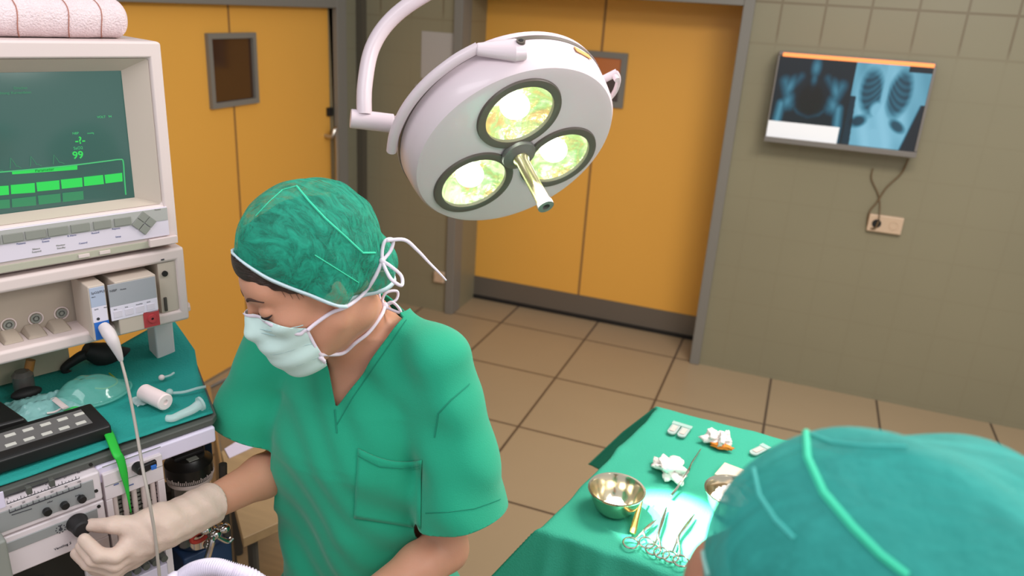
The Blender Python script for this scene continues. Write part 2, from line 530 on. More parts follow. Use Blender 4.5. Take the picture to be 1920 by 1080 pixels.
hs.box(cx0, cx1, VY+0.03, WALL_Y, vz1-0.02, vz1)
obj('housing', hs, m_box, vt, bevel=0.002)
obj('lamp_strip', MB().box(cx0+0.02, cx1-0.01, VY-0.01, VY+0.02, vz1-0.022, vz1-0.004),
    mat('viewer_lamp', (255, 150, 80), 0.5, emit=(255, 150, 85), estr=0.75), vt, bevel=0.003)
def film_mat(name, strength):
    m = mat(name, (8, 10, 12), 0.25); nt = m.node_tree; b = nt.nodes['Principled BSDF']
    at_ = nt.nodes.new('ShaderNodeAttribute'); at_.attribute_name = 'film'
    nt.links.new(at_.outputs['Color'], b.inputs['Emission Color']); b.inputs['Emission Strength'].default_value = strength
    return m
def blob(X, Y, cx, cy, rx, ry, ang=0, soft=0.35):
    c, s = math.cos(ang), math.sin(ang)
    u = ((X-cx)*c+(Y-cy)*s)/rx; v = (-(X-cx)*s+(Y-cy)*c)/ry
    return np.clip((1-np.sqrt(u*u+v*v))/soft, 0, 1)
def stroke(X, Y, pts, w, soft=0.5):
    d = np.full(X.shape, 9.0)
    for (ax, ay), (bx, by) in zip(pts[:-1], pts[1:]):
        vx, vy = bx-ax, by-ay
        t = np.clip(((X-ax)*vx+(Y-ay)*vy)/(vx*vx+vy*vy), 0, 1)
        d = np.minimum(d, np.hypot(X-ax-t*vx, Y-ay-t*vy))
    return np.clip((1-d/w)/soft, 0, 1)
def pelvis(X, Y):
    # X, Y in 0..1 with Y up
    v = np.full(X.shape, 0.03)
    v = np.maximum(v, 0.42*blob(X, Y, .50, .90, .09, .16, 0, .8)); v = np.maximum(v, .25*blob(X, Y, .50, .75, .06, .2, 0, .8))
    for s in (-1, 1):
        v = np.maximum(v, .46*blob(X, Y, .5+s*.30, .64, .09, .20, s*.35, .9)); v = np.maximum(v, .34*stroke(X, Y, [(.5+s*.37, .70), (.5+s*.31, .55), (.5+s*.27, .42)], .11, 1.0))
        v = np.maximum(v, .20*stroke(X, Y, [(.5+s*.17, .78), (.5+s*.26, .66)], .08, 1.0))
        v = np.maximum(v, .46*blob(X, Y, .5+s*.30, .46, .11, .17, s*.3, .9))
        v = np.maximum(v, .55*stroke(X, Y, [(.5+s*.38, .42), (.5+s*.40, .20), (.5+s*.40, .0)], .085, 1.0))
    v = np.maximum(v, .13*stroke(X, Y, [(.26, .42), (.36, .33), (.5, .29), (.64, .33), (.74, .42)], .04, .8))
    v = v*(1-.85*blob(X, Y, .5, .50, .20, .24, 0, .35))
    return v
def chest(X, Y):
    v = .66+.24*np.clip(1.3-((X-.45)/.42)**2-((Y-.35)/.75)**2, 0, 1)+.05*np.sin(X*23+Y*9)
    for s, cx, rx in ((-1, .27, .185), (1, .64, .185)):
        lung = blob(X, Y, cx, .66, rx, .33, -s*.08, .4)
        rib = .5+.5*np.sin((Y+s*(X-cx)*.6-(X-cx)**2*4)*75)
        v = v*(1-lung*(.84-.16*rib))
    v = v*(1-.85*blob(X, Y, .17, .30, .14, .09, .3, .5))*(1-.8*blob(X, Y, .70, .28, .15, .08, -.5, .5))
    v = np.maximum(v, .85*stroke(X, Y, [(.45, 1), (.45, .35)], .07, .6))
    v = np.maximum(v, .88*blob(X, Y, .40, .45, .15, .15, .5, .5)); v = np.maximum(v, .9*blob(X, Y, .45, .08, .34, .24, 0, .4))
    arm = np.clip((X-.93+.25*(1-Y)*0-(Y-.55)*.28)/.03, 0, 1)*(Y < .56)
    v = v*(1-.95*arm)
    v = v*(1-.9*((X < .05+.06*(1-Y))*(Y < .6)))*(1-.95*((Y > .93)*(X > .7)))
    return v
def film(name, x0, x1, z0, z1, fn, label, nx=200, nz=150):
    X, Z = np.meshgrid(np.linspace(0, 1, nx+1), np.linspace(0, 1, nz+1))
    v = fn(X, Z); me = bpy.data.meshes.new(name)
    vs = [(x0+(x1-x0)*a, VY-0.002, z0+(z1-z0)*b_) for a, b_ in zip(X.ravel(), Z.ravel())]
    w = nx+1
    nback = len(vs)
    vs += [(x0, VY+0.0, z0), (x1, VY+0.0, z0), (x1, VY+0.0, z1), (x0, VY+0.0, z1)]
    me.from_pydata(vs, [], [(j*w+i, j*w+i+1, (j+1)*w+i+1, (j+1)*w+i) for j in range(nz) for i in range(nx)]+[(nback+3, nback+2, nback+1, nback)])
    v = v.ravel()
    rgb = np.stack([v**2.2*0.36+0.028, v**1.3*0.78+0.022, v**1.15*1.0+0.018, np.ones_like(v)], 1)
    rgb = np.concatenate([rgb, np.zeros((4, 4))]).astype(np.float32)
    ca = me.color_attributes.new('film', 'FLOAT_COLOR', 'POINT'); ca.data.foreach_set('color', rgb.ravel())
    me.shade_smooth()
    o = bpy.data.objects.new(name, me); COL.objects.link(o); me.materials.append(film_mat(name, 0.72))
    me.transform(ROOTM[vt.name].inverted()); o.parent = vt
    if label: o['label'] = label
    return o
xm = cx0+(cx1-cx0)*0.515
film('xray_film', cx0+0.008, xm, vz0+0.026, vz1-0.022, pelvis, 'dark x-ray film of a pelvis')
film('xray_film', xm, cx1-0.012, vz0+0.026, vz1-0.022, chest, 'bright blue x-ray film of a chest')
obj('paper_strip', MB().box(cx0+0.006, cx0+(cx1-cx0)*0.485, VY-0.008, VY-0.004, vz0+0.022, vz0+0.105),
    mat('lit_paper', (215, 215, 215), 0.5, emit=(235, 235, 240), estr=0.35), vt)
# cable from the viewer to the socket
cc = lambda x, y, o_=0.012: ony(x, y, WALL_Y-o_)
tag(obj('power_cable', MB().tube([cc(1703, 298, .03), cc(1690, 325), cc(1662, 352), cc(1645, 378), cc(1630, 398), cc(1627, 424), cc(1640, 428, .04), cc(1647, 415, .05)], 0.0045, 8).tube(
    [cc(1637, 316), cc(1634, 335), cc(1646, 362), cc(1650, 385), cc(1648, 412, .045)], 0.0035, 8), mat('cable_brown', (112, 92, 66), 0.5)),
    'thin brown power cable looping from the x-ray viewer down to the double socket', 'cable')
# ================================================================== ANAESTHESIA MACHINE (own frame: x right, y into the machine, z up)
_a = math.radians(-22.5)
MU = np.array([-math.sin(_a), math.cos(_a), 0.0]); MV = np.array([-math.cos(_a), -math.sin(_a), 0.0])
_o = at(400, 785, 1.42); TZ = _o[2]
MO = np.array([_o[0], _o[1], 0.0])
MM = Matrix(((MU[0], MV[0], 0, MO[0]), (MU[1], MV[1], 0, MO[1]), (0, 0, 1, 0), (0, 0, 0, 1)))
def W(x, y, z): return MO+MU*x+MV*y+np.array([0, 0, z])
def L(px, py, y=0.0):
    d = ray(px, py); t = ((MO+MV*y-CAM)@MV)/(d@MV); P = CAM+t*d-MO
    return np.array([P@MU, y, P[2]])
def Lz(px, py, z=None):
    z = TZ if z is None else z
    d = ray(px, py); P = CAM+d*((z-CAM_H)/d[2])-MO
    return np.array([P@MU, P@MV, z])
def mframe(x, y, z): return MM @ Matrix.Translation((float(x), float(y), float(z)))
def mthing(name, label, cat, x, y, z, group=None): return thing(name, label, cat, M=mframe(x, y, z), group=group)
def mm(): return MB(MM.copy())

m_white = mat('machine_white_enamel', (226, 214, 216), 0.35)
m_lav = mat('machine_apron_white', (226, 216, 236), 0.3)
m_beige = mat('monitor_beige_plastic', (198, 184, 170), 0.45, vary=0.03, vscale=9)
m_beige2 = mat('monitor_bezel_inner', (180, 166, 150), 0.5)
m_bw = mat('monitor_light_plastic', (218, 202, 198), 0.42)
m_keyg = mat('key_grey', (138, 140, 132), 0.5)
m_keyw = mat('key_panel_white', (218, 210, 222), 0.4)
m_panelg = mat('panel_grey', (158, 160, 160), 0.35, 0.2)
m_black = mat('black_plastic', (24, 23, 22), 0.35)
m_blackm = mat('black_matte', (34, 32, 32), 0.6)
m_teal = mat('teal_cloth', (30, 150, 140), 0.8, bump=0.25, bscale=260, vary=0.1, vscale=9)
m_edge = mat('table_edge_grey', (84, 86, 80), 0.5)
m_chrome = mat('chrome', (205, 200, 195), 0.14, 1.0)
m_blue = mat('socket_blue', (46, 110, 196), 0.4)
m_red = mat('socket_red', (176, 62, 66), 0.4)
m_navy = mat('navy_plastic', (38, 62, 98), 0.45)
m_ink = mat('print_dark', (60, 60, 66), 0.6)
m_inkb = mat('print_blue', (96, 106, 150), 0.6)
m_clear = mat('clear_plastic', (225, 240, 238), 0.12, trans=0.0, alpha=0.42)
m_latex = mat('gloves_latex', (214, 188, 172), 0.5, bump=0.10, bscale=120, sss=0.15)
m_gap = mat('plain_dark_grey', (70, 66, 60), 0.7)  # even dark grey for slot, rail, bars, legs and plinth

# ---- work table unit (body, apron, cloth separately)
mc = mthing('anaesthesia_machine', 'white anaesthesia machine carrying gauges, knob and flow meters at the left', 'medical machine', -0.3, 0.2, 0)
XL = -0.95
body = mm()
body.box(XL, -0.115, 0.005, 0.40, 0.12, TZ-0.0135)
body.box(-0.115, 0.0, 0.30, 0.40, 0.12, TZ-0.0135)
obj('body', body, m_white, mc, bevel=0.004)
for cx_ in (XL+0.06, -0.08):
    for cy_ in (0.06, 0.36):
        obj('castor', mm().cyl((cx_-0.015, cy_, 0.05), (cx_+0.015, cy_, 0.05), 0.05).box(cx_-0.02, cx_+0.02, cy_-0.02, cy_+0.02, 0.06, 0.13), m_black, mc)
pa = Lz(400, 775); pb = Lz(395, 770)
top = mm()
R_ = 0.0
outline = [(XL, 0.0), (0.0, 0.0), (0.012, 0.012), (0.085, 0.24), (0.085, 0.40), (XL, 0.40)]
top.hull([(x, y, TZ-0.013) for x, y in outline], [(x, y, TZ) for x, y in outline])
obj('table_top', top, m_edge, mc, bevel=0.003)
ap = mm()
l1, l2 = L(296, 828), L(404, 832)
q = L(345, 850)
ap.box(-0.205, -0.0, -0.006, 0.03, TZ-0.045, TZ-0.0135)
obj('apron', ap, m_lav, mc, bevel=0.004)
# column with white cover and flow meters
xa, xb = L(186, 900)[0], L(303, 900)[0]
zc0, zc1 = L(200, 930)[2], TZ-0.0135
col_ = mm()
col_.box(xa+0.002, xb, -0.014, 0.03, zc0, zc1-0.012)
obj('column_cover', col_, m_white, mc, bevel=0.002)
for pz in (868, 906):
    z = L(192, pz)[2]
    obj('cover_joint', mm().box(xa+0.003, xb-0.001, -0.0146, -0.013, z, z+0.001), m_keyg, mc)
zf0 = L(265, 1065)[2]
fm = mm()
fm.box(xa+0.002, xa+0.012, -0.014, 0.02, zf0-0.1, zc0); fm.box(xb-0.012, xb, -0.014, 0.02, zf0-0.1, zc0)
obj('flow_meter_frame', fm, m_white, mc, bevel=0.001)
obj('flow_meter_back', mm().box(xa+0.012, xb-0.012, 0.0, 0.01, zf0, zc0), m_keyg, mc)
nft = 5
for k in range(nft):
    x = xa+0.018+(xb-xa-0.036)*k/(nft-1)
    ft = obj('flow_meter_tube', mm().cyl((x, -0.004, zf0+0.028), (x, -0.004, zc0-0.002), 0.0045, n=14), m_bw, mc)
    tk = mm()
    for j in range(16):
        z = zf0+0.036+(zc0-zf0-0.05)*j/15
        tk.box(x+0.005, x+0.010+(0.003 if j % 4 == 0 else 0), -0.006, -0.004, z, z+0.0014)
    obj('scale_marks', tk, m_black, ft)
    obj('flow_knob', mm().cyl((x, -0.022, zf0+0.014), (x, 0, zf0+0.014), 0.0062, n=14), m_edge, ft)
obj('lower_cover', mm().box(xa+0.012, xb-0.012, -0.016, 0.02, zf0-0.09, zf0-0.002), m_lav, mc, bevel=0.002)
for cx_, cy_ in ((218, 908), (246, 909)):
    c = L(cx_, cy_, -0.0146); obj('lettering', mm().box(c[0]-0.004, c[0]+0.004, -0.0152, -0.0142, c[2]-0.001, c[2]+0.001), m_inkb, mc)
# lever with blue grip
c = L(258, 875, -0.016); e = L(292, 866, -0.03)
lv = obj('lever', mm().cyl((c[0], -0.014, c[2]), (c[0], -0.034, c[2]), 0.010, 0.008).hull(
    [(c[0]-0.004, -0.034, c[2]-0.007), (e[0], -0.036, e[2]-0.006), (e[0], -0.036, e[2]+0.006), (c[0]-0.004, -0.034, c[2]+0.008)],
    [(c[0]-0.004, -0.026, c[2]-0.007), (e[0], -0.028, e[2]-0.006), (e[0], -0.028, e[2]+0.006), (c[0]-0.004, -0.026, c[2]+0.008)]), m_black, mc, bevel=0.002)
obj('blue_grip', mm().box(c[0]+0.014, e[0]-0.002, -0.038, -0.034, c[2]-0.003, c[2]+0.005), m_blue, lv, bevel=0.001)

# gauge module
def dots(mb, pts, y, r=0.0035):
    for px, py in pts:
        c = L(px, py, y); mb.cyl((c[0], y-0.002, c[2]), (c[0], y+0.001, c[2]), r, n=12)
gx0, gx1 = XL+0.05, xa-0.002
gz1 = TZ-0.0145; gz0 = 0.5*(L(190, 924)[2]+L(0, 1003)[2])
obj('gauge_module', mm().box(gx0, gx1, -0.016, 0.02, gz0+0.001, gz1), m_white, mc, bevel=0.004)
px1 = L(165, 880)[0]
gp = obj('gauge_face', mm().box(gx0+0.02, px1, -0.0175, -0.01, gz0+0.010, gz1-0.010), m_panelg, mc, bevel=0.001)
gi = mm()
def seg(p, q, w, y=-0.0182, mb=None):
    a = L(*p, y); b = L(*q, y); d = np.array([b[0]-a[0], b[2]-a[2]]); n_ = np.array([-d[1], d[0]])/np.linalg.norm(d)*w/2
    (mb or gi).hull([(a[0]-n_[0], y+0.0005, a[2]-n_[1]), (b[0]-n_[0], y+0.0005, b[2]-n_[1]), (b[0]+n_[0], y+0.0005, b[2]+n_[1]), (a[0]+n_[0], y+0.0005, a[2]+n_[1])],
        [(a[0]-n_[0], y, a[2]-n_[1]), (b[0]-n_[0], y, b[2]-n_[1]), (b[0]+n_[0], y, b[2]+n_[1]), (a[0]+n_[0], y, a[2]+n_[1])])
seg((12, 930), (147, 884), 0.0013); seg((14, 945), (149, 897), 0.0013); seg((18, 962), (152, 913), 0.0018)
seg((50, 908), (90, 897), 0.0012); seg((22, 966), (60, 954), 0.0012)
for j in range(22):
    u = j/21.0; p = (14+135*u, 945-48*u); h = 6 if j % 4 == 0 else 3
    seg(p, (p[0]-0.8, p[1]-h), 0.0008)
for j in range(13):
    u = j/12.0; p = (18+134*u, 962-49*u); h = 7 if j % 2 == 0 else 4
    seg(p, (p[0]-0.8, p[1]-h), 0.0008)
obj('scale_print', gi, m_ink, gp)
def mtext(s, px, py, y, size, m, parent, name='lettering', align='CENTER', slope=0.0, bold=0.0):
    c = L(px, py, y); return text(name, s, W(c[0], y, c[2]), size, m, parent, MU, (0, 0, 1), 0.0002, align, bold)
for u, s in ((0.0, '0'), (.27, '20'), (.54, '40'), (.8, '60'), (.99, '80')):
    mtext(s, 15+134*u, 936-49*u, -0.0178, 0.0042, m_ink, gp)
for u, s in ((0.02, '0'), (.2, '20'), (.4, '40'), (.6, '60'), (.8, '80'), (.98, '100')):
    mtext(s, 18+133*u, 953-49*u, -0.0178, 0.0040, m_ink, gp)
mtext('mbar', 94, 942, -0.0178, 0.004, m_ink, gp); mtext('l/min', 146, 930, -0.0178, 0.004, m_ink, gp)
for px, py in ((53, 917), (96, 903)):
    c = L(px, py, -0.02)
    obj('gauge_pointer', mm().box(c[0]-0.004, c[0]+0.004, -0.026, -0.017, c[2]-0.007, c[2]+0.006), m_edge, gp, bevel=0.0015)
for px, py in ((88, 959), (121, 947), (153, 935)):
    c = L(px, py, -0.02)
    obj('gauge_knob', mm().cyl((c[0], -0.026, c[2]), (c[0], -0.017, c[2]), 0.0062, n=18), m_black, gp, bevel=0.001)
for q_ in ((170, 871), (180, 920)):
    sc_ = mm(); dots(sc_, [q_], -0.016, 0.0028); obj('screw', sc_, m_dark, mc)
c = L(5, 938, -0.02); obj('white_label', mm().box(c[0]-0.05, c[0]+0.003, -0.0195, -0.017, c[2]-0.014, c[2]+0.014), m_lav, gp, bevel=0.002)

# knob module below
kz1 = gz0-0.001; kz0 = 0.5*(L(144, 1018)[2]+L(20, 1068)[2])
kx1 = L(190, 945)[0]
obj('knob_module', mm().box(gx0, kx1, -0.016, 0.02, kz0-0.001, kz1), m_white, mc, bevel=0.003)
kp1 = L(176, 955)[0]
kz_ = L(60, 1022, -0.0175)[2]
kf = obj('knob_face', mm().box(gx0+0.02, kp1, -0.0175, -0.012, kz_+0.002, kz1-0.010), m_panelg, mc, bevel=0.001)
c = L(152, 989, -0.035)
KN = W(c[0], -0.05, c[2])
kb = mm(); kb.lathe([(0.00001, 0), (0.0115, 0), (0.0140, 0.0025), (0.0150, 0.022), (0.0165, 0.026)], (c[0], -0.044, c[2]), (0, 1, 0), 36)
obj('large_knob', kb, m_blackm, mc, angle=40)
si = mm(); c = L(114, 992, -0.0182)
si.cyl((c[0], -0.0182, c[2]-0.001), (c[0], -0.0172, c[2]-0.001), 0.0028, n=16).box(c[0]-0.001, c[0]+0.001, -0.0182, -0.0172, c[2], c[2]+0.007)
for k in range(10):
    an = 2*PI*k/10; x, z = c[0]+0.0068*math.cos(an), c[2]+0.0068*math.sin(an); si.box(x-0.0008, x+0.0008, -0.0182, -0.0172, z-0.0008, z+0.0008)
obj('dial_symbol', si, m_ink, kf)
mtext('Ventilog 2', 118, 1026, -0.0165, 0.0062, m_ink, mc)
for q_ in ((185, 949), (158, 1018)):
    sc_ = mm(); dots(sc_, [q_], -0.016, 0.0028); obj('screw', sc_, m_dark, mc)
# bellows opening underneath
bx1 = L(148, 1040)[0]
fr = mm(); fr.box(bx1+0.002, kx1, -0.016, 0.02, kz0-0.22, kz0); obj('bellows_frame', fr, m_white, mc, bevel=0.002)
bo = mm(); bo.box(gx0+0.02, bx1+0.002, -0.008, 0.01, kz0-0.22, kz0-0.001); obj('bellows_window', bo, m_black, mc)
bl = mm()
xc = bx1-0.10
prof = []
for k in range(14):
    prof += [(0.07, -k*0.014), (0.078, -k*0.014-0.007)]
bl.lathe([(0.00001, 0)]+prof, (xc, 0.055, kz0-0.022), (0, 0, 1), 40)
obj('bellows', bl, m_black, mc)
c = L(22, 1030, -0.05)
obj('side_box', mm().box(c[0]-0.15, c[0]-0.004, -0.05, 0.0, kz0-0.1, L(18, 1010, -0.05)[2]), m_keyg, mc, bevel=0.004)

# ---- teal cloth on the table
ctop = TZ+0.002
def clothf(u, v):
    x = XL+0.02+(0.0+0.085-XL)*u
    y = 0.012+0.36*v
    x1 = min(0.006+max(0, y-0.012)*0.33, 0.085)
    x = XL+0.02+(x1-XL-0.02)*u
    z = ctop+0.0018*math.sin(9*u+5*v)+0.002*noise.noise(Vector((u*14, v*6, 2)))+0.002
    if v > 0.5 and u > 0.86:
        k = (v-0.5)/0.5*(u-0.86)/0.14; z += 0.05*k; x += 0.012*k
    return (x, y, z)
clo = mm(); clo.grid(clothf, 70, 30)
tag(obj('table_cloth', clo, m_teal, solid=0.002, offset=0), 'teal cloth spread over the anaesthesia machine table', 'cloth')
# back rail posts, rack and monitor ------------------------------------
RY = 0.186
rx1 = L(348, 500, RY)[0]; rz1 = TZ+0.255*0.98
rz1 = 0.5*(L(0, 520, RY)[2]+L(340, 462, RY)[2]); rz0 = 0.5*(L(0, 688, RY)[2]+L(345, 600, RY)[2])
RX0 = rx1-0.42
rk = mthing('module_rack', 'beige monitor module rack holding plug-in measuring modules under the screen', 'module rack', (RX0+rx1)/2, RY+0.15, rz0)
rw = 0.018
iz0, iz1 = rz0+0.024, rz1-0.028
shell = mm()
shell.ring(RX0, rx1, rz0, rz1-0.002, RX0+rw, rx1-rw, iz0, iz1, RY, RY+0.28)
obj('shell', shell, m_bw, rk, bevel=0.006, seg=3)
obj('back_wall', mm().box(RX0+rw, rx1-rw, RY+0.065, RY+0.075, iz0, iz1), m_beige2, rk)
for k in range(8):
    x = L(4+48*k-96, 650, RY+0.03)[0]
    if x > L(150, 600, RY)[0]: break
    obj('guide_rib', mm().hull([(x, RY+0.022, iz0), (x+0.034, RY+0.022, iz0), (x+0.034, RY+0.065, iz0), (x, RY+0.065, iz0)],
        [(x+0.008, RY+0.03, iz0+0.004), (x+0.030, RY+0.03, iz0+0.004), (x+0.030, RY+0.065, iz0+0.013), (x+0.008, RY+0.065, iz0+0.013)]), m_beige2, rk, bevel=0.003)
for px, py in ((16, 609), (67, 597), (115, 587)):
    c = L(px, py, RY+0.064)
    cn = obj('connector_port', mm().lathe([(0.0125, 0.002), (0.0125, -0.002), (0.0105, -0.002), (0.0095, 0.001), (0.0001, 0.001)], (c[0], RY+0.065, c[2]), (0, 1, 0), 28), m_bw, rk)
    obj('port_core', mm().lathe([(0.0085, 0.002), (0.0085, -0.003), (0.0055, -0.003), (0.0055, 0.0), (0.003, 0.0), (0.003, -0.003), (0.0001, -0.003)], (c[0], RY+0.065, c[2]), (0, 1, 0), 20), m_keyg, cn)
# service panel at the right
sp0 = L(300, 530, RY)[0]
spn = obj('service_panel', mm().box(sp0, rx1-rw+0.001, RY+0.004, RY+0.065, iz0, iz1), m_beige, rk, bevel=0.001)
c = L(309, 513, RY+0.003); obj('jack', mm().cyl((c[0], RY+0.001, c[2]), (c[0], RY+0.006, c[2]), 0.0055, n=18), m_dark, spn)
c = L(312, 571, RY+0.003); obj('card_slot', mm().box(c[0]-0.004, c[0]+0.0015, RY+0.001, RY+0.006, c[2]-0.013, c[2]+0.015), m_gap, spn, bevel=0.001)
c = L(305, 487, RY-0.0005); obj('lettering', mm().box(c[0]-0.003, c[0]+0.003, RY-0.001, RY+0.001, c[2]-0.001, c[2]+0.0015), m_ink, rk)
# plug-in modules
def module(name, pxl, pxr, pyt, pyb, label, F):
    a = L(pxl, pyt, F); b = L(pxr, pyb, F)
    z0, z1 = iz0-0.012, L(0.5*(pxl+pxr), pyt, F)[2]
    t = mthing(name, label, 'plug-in module', a[0], RY, z0, 'plug-in measuring modules')
    bm_ = mm()
    bm_.hull([(a[0], F, z0), (b[0], F, z0), (b[0], RY+0.06, z0+0.012), (a[0], RY+0.06, z0+0.012)], [(a[0], F, z1), (b[0], F, z1), (b[0], RY+0.06, z1), (a[0], RY+0.06, z1)])
    obj('case', bm_, m_beige, t, bevel=0.002)
    return t, a[0], b[0], z0, z1
F_ = RY-0.022
m_cgrey = mat('module_face_grey', (164, 166, 172), 0.4); m_cblue = mat('module_face_pale_blue', (176, 186, 208), 0.4); m_cwhite = mat('module_face_white', (226, 220, 234), 0.4)
ma, x0, x1, z0, z1 = module('measuring_module', 163, 210, 534, 640, 'narrow plug-in module with blue socket, cable plugged in', F_)
hz = z1-z0
def plate(parent, name, xx0, xx1, f0, f1, m, y=F_, z0_=None, hz_=None):
    return obj(name, mm().box(xx0, xx1, y-0.0012, y+0.002, z0+hz*f0, z0+hz*f1), m, parent, bevel=0.0004)
plate(ma, 'grey_label', x0+0.002, x1-0.002, .62, .97, m_cblue); plate(ma, 'white_label', x0+0.002, x1-0.002, .34, .62, m_cwhite)
plate(ma, 'blue_socket', x0+0.003, x1-0.001, .02, .34, m_blue)
def lt(s, f, x, sz, m=m_ink, P=None, al='LEFT'):
    text('lettering', s, W(x, F_-0.0013, z0+hz*f), sz, m, P, MU, (0, 0, 1), 0.0002, al)
lt('SpO2/PLET', .86, x0+0.004, 0.0058, P=ma); lt('alarm', .8, x0+0.004, 0.003, P=ma)
lt('SpO2', .57, x0+0.006, 0.003, P=ma); lt('Pleth', .57, x0+0.022, 0.003, P=ma)
obj('symbol', mm().lathe([(0.0001, -0.0016), (0.0028, -0.0016), (0.0028, 0.0)], ((x0+x1)/2-0.004, F_, z0+hz*.40), (0, 1, 0), 14), m_ink, ma)
ax0, ax1 = x0, x1
mb_, x0, x1, z0, z1 = module('measuring_module', 213, 303, 521, 625, 'wide plug-in module with a red socket at its lower corner', F_)
x0 = ax1+0.002; hz = z1-z0
plate(mb_, 'grey_label', x0+0.002, x1-0.002, .56, .97, m_cgrey); plate(mb_, 'white_label', x0+0.002, x1-0.002, .30, .56, m_cwhite)
xs = x1-0.030
ps = plate(mb_, 'red_socket', xs, x1-0.001, .02, .33, m_red)
obj('socket_hole', mm().lathe([(0.0001, -0.001), (0.0025, -0.001), (0.0025, -0.003), (0.0075, -0.003), (0.0085, 0.002)], ((xs+x1)/2, F_-0.001, z0+hz*.18), (0, 1, 0), 24), m_red, ps)
obj('socket_core', mm().cyl(((xs+x1)/2, F_-0.003, z0+hz*.18), ((xs+x1)/2, F_, z0+hz*.18), 0.0022), m_dark, ps)
lt('NIBP', .84, x0+0.004, 0.006, P=mb_); lt('Module', .84, x0+0.022, 0.0035, P=mb_)
for k, s in enumerate(('Start', 'Stop', 'Auto/Man', 'STAT')):
    lt(s, .50, x0+0.007+k*0.0195, 0.003, P=mb_)
    obj('key', mm().box(x0+0.006+k*0.0195, x0+0.021+k*0.0195, F_-0.0018, F_, z0+hz*.35, z0+hz*.47), m_keyw, mb_, bevel=0.0004)
# rack support posts and side shelf
sup = mthing('rack_stand', 'white upright frame holding the module rack above the table', 'stand', rx1-0.03, RY+0.12, TZ+0.006)
for x in (rx1-0.037, RX0+0.01):
    obj('post', mm().box(x, x+0.038, RY+0.085, RY+0.125, TZ+0.0062, rz0), m_white, sup, bevel=0.003)
obj('side_shelf', mm().hull([(x, y, rz0+0.002) for x, y in ((rx1, RY+0.03), (rx1+0.018, RY+0.035), (rx1+0.026, RY+0.055), (rx1+0.024, RY+0.10), (rx1, RY+0.12))],
    [(x, y, rz0+0.012) for x, y in ((rx1, RY+0.03), (rx1+0.018, RY+0.035), (rx1+0.026, RY+0.055), (rx1+0.024, RY+0.10), (rx1, RY+0.12))]), m_bw, sup, bevel=0.002)

# ---- patient monitor
mx1 = L(337, 455, RY)[0]; MZ0 = rz1+0.004; MZ1 = 0.5*(L(290, 85, RY)[2]+L(0, 80, RY)[2])+0.005
mx1 = 0.5*(mx1+L(303, 100, RY)[0])
MX0 = mx1-0.42
mon = mthing('patient_monitor', 'large beige patient monitor with green traces on its screen', 'monitor', (MX0+mx1)/2, RY+0.15, MZ0)
sx1 = 0.5*(L(228, 133, RY)[0]+L(256, 372, RY)[0])+0.012; sz1 = 0.5*(L(228, 133, RY+0.03)[2]+L(0, 135, RY+0.03)[2]); sz0 = 0.5*(L(256, 372, RY+0.03)[2]+L(0, 405, RY+0.03)[2])
ox1 = mx1-0.022; oz1 = L(270, 122, RY)[2]; oz1 = MZ1-0.028; oz0 = L(300, 385, RY)[2]; oz0 = 0.5*(oz0+L(0, 425, RY)[2])
SX0 = MX0+0.04
cs = mm()
cs.ring(MX0, mx1, MZ0, MZ1, MX0+0.02, ox1, oz0, oz1, RY, RY+0.28)
cs.box(MX0+0.012, mx1-0.012, RY+0.281, RY+0.33, MZ0+0.01, MZ1-0.012)
obj('case', cs, m_bw, mon, bevel=0.008, seg=4)
SY = RY+0.036
bz = mm()
A = [(MX0+0.02, RY+0.008, oz0), (ox1, RY+0.008, oz0), (ox1, RY+0.008, oz1), (MX0+0.02, RY+0.008, oz1)]
B_ = [(SX0, SY, sz0), (sx1, SY, sz0), (sx1, SY, sz1), (SX0, SY, sz1)]
bz.add(A+B_, [(0, 1, 5, 4), (1, 2, 6, 5), (2, 3, 7, 6), (3, 0, 4, 7)])
obj('bezel', bz, m_beige, mon, smooth=False, solid=0.003, offset=0)
m_scr = mat('screen_glass', (22, 38, 34), 0.16, emit=(70, 104, 96), estr=0.8, spec=0.6)
scx, scz, shw, shh = (SX0+sx1)/2, (sz0+sz1)/2, (sx1-SX0)/2, (sz1-sz0)/2
def scr_y(x, z): return SY-0.010*(1-((x-scx)/shw)**2)*1.0*(1-((z-scz)/shh)**2)-0.001
sg = mm(); sg.grid(lambda u, v: (SX0-0.002+(sx1-SX0+0.004)*u, scr_y(SX0-0.002+(sx1-SX0+0.004)*u, sz0-0.002+(sz1-sz0+0.004)*v)+0.002, sz0-0.002+(sz1-sz0+0.004)*v), 24, 18)
scr = obj('screen', sg, m_scr, mon, angle=None)
m_gr = mat('screen_green', (20, 60, 30), 0.5, emit=(50, 222, 90), estr=0.9)
m_gr2 = mat('screen_green_dim', (20, 50, 30), 0.5, emit=(64, 150, 104), estr=0.75)
m_gr3 = mat('screen_green_text', (20, 60, 30), 0.5, emit=(70, 200, 120), estr=0.8)
m_grd = mat('screen_dark_print', (14, 60, 34), 0.5, emit=(14, 110, 50), estr=0.5)
def S(px, py):
    y = SY-0.004
    for _ in range(4):
        c = L(px, py, y); y = scr_y(c[0], c[2])-0.0006
    return np.array([c[0], y, c[2]])
def squad(mb, pts, n=8):
    P = [S(*p) for p in pts]
    def fn(u, v):
        q = (P[0]*(1-u)+P[1]*u)*(1-v)+(P[3]*(1-u)+P[2]*u)*v
        return (q[0], scr_y(q[0], q[2])-0.0006, q[2])
    mb.grid(fn, n, 1)
g = mm(); squad(g, [(22, 320), (145, 309), (145, 318), (23, 327)])
bar = obj('parameter_bar', g, m_gr, scr, fix=False)
mtext('Parameter', 84, 321, S(84, 320)[1]-0.0008, 0.0068, m_grd, scr)
g = mm()
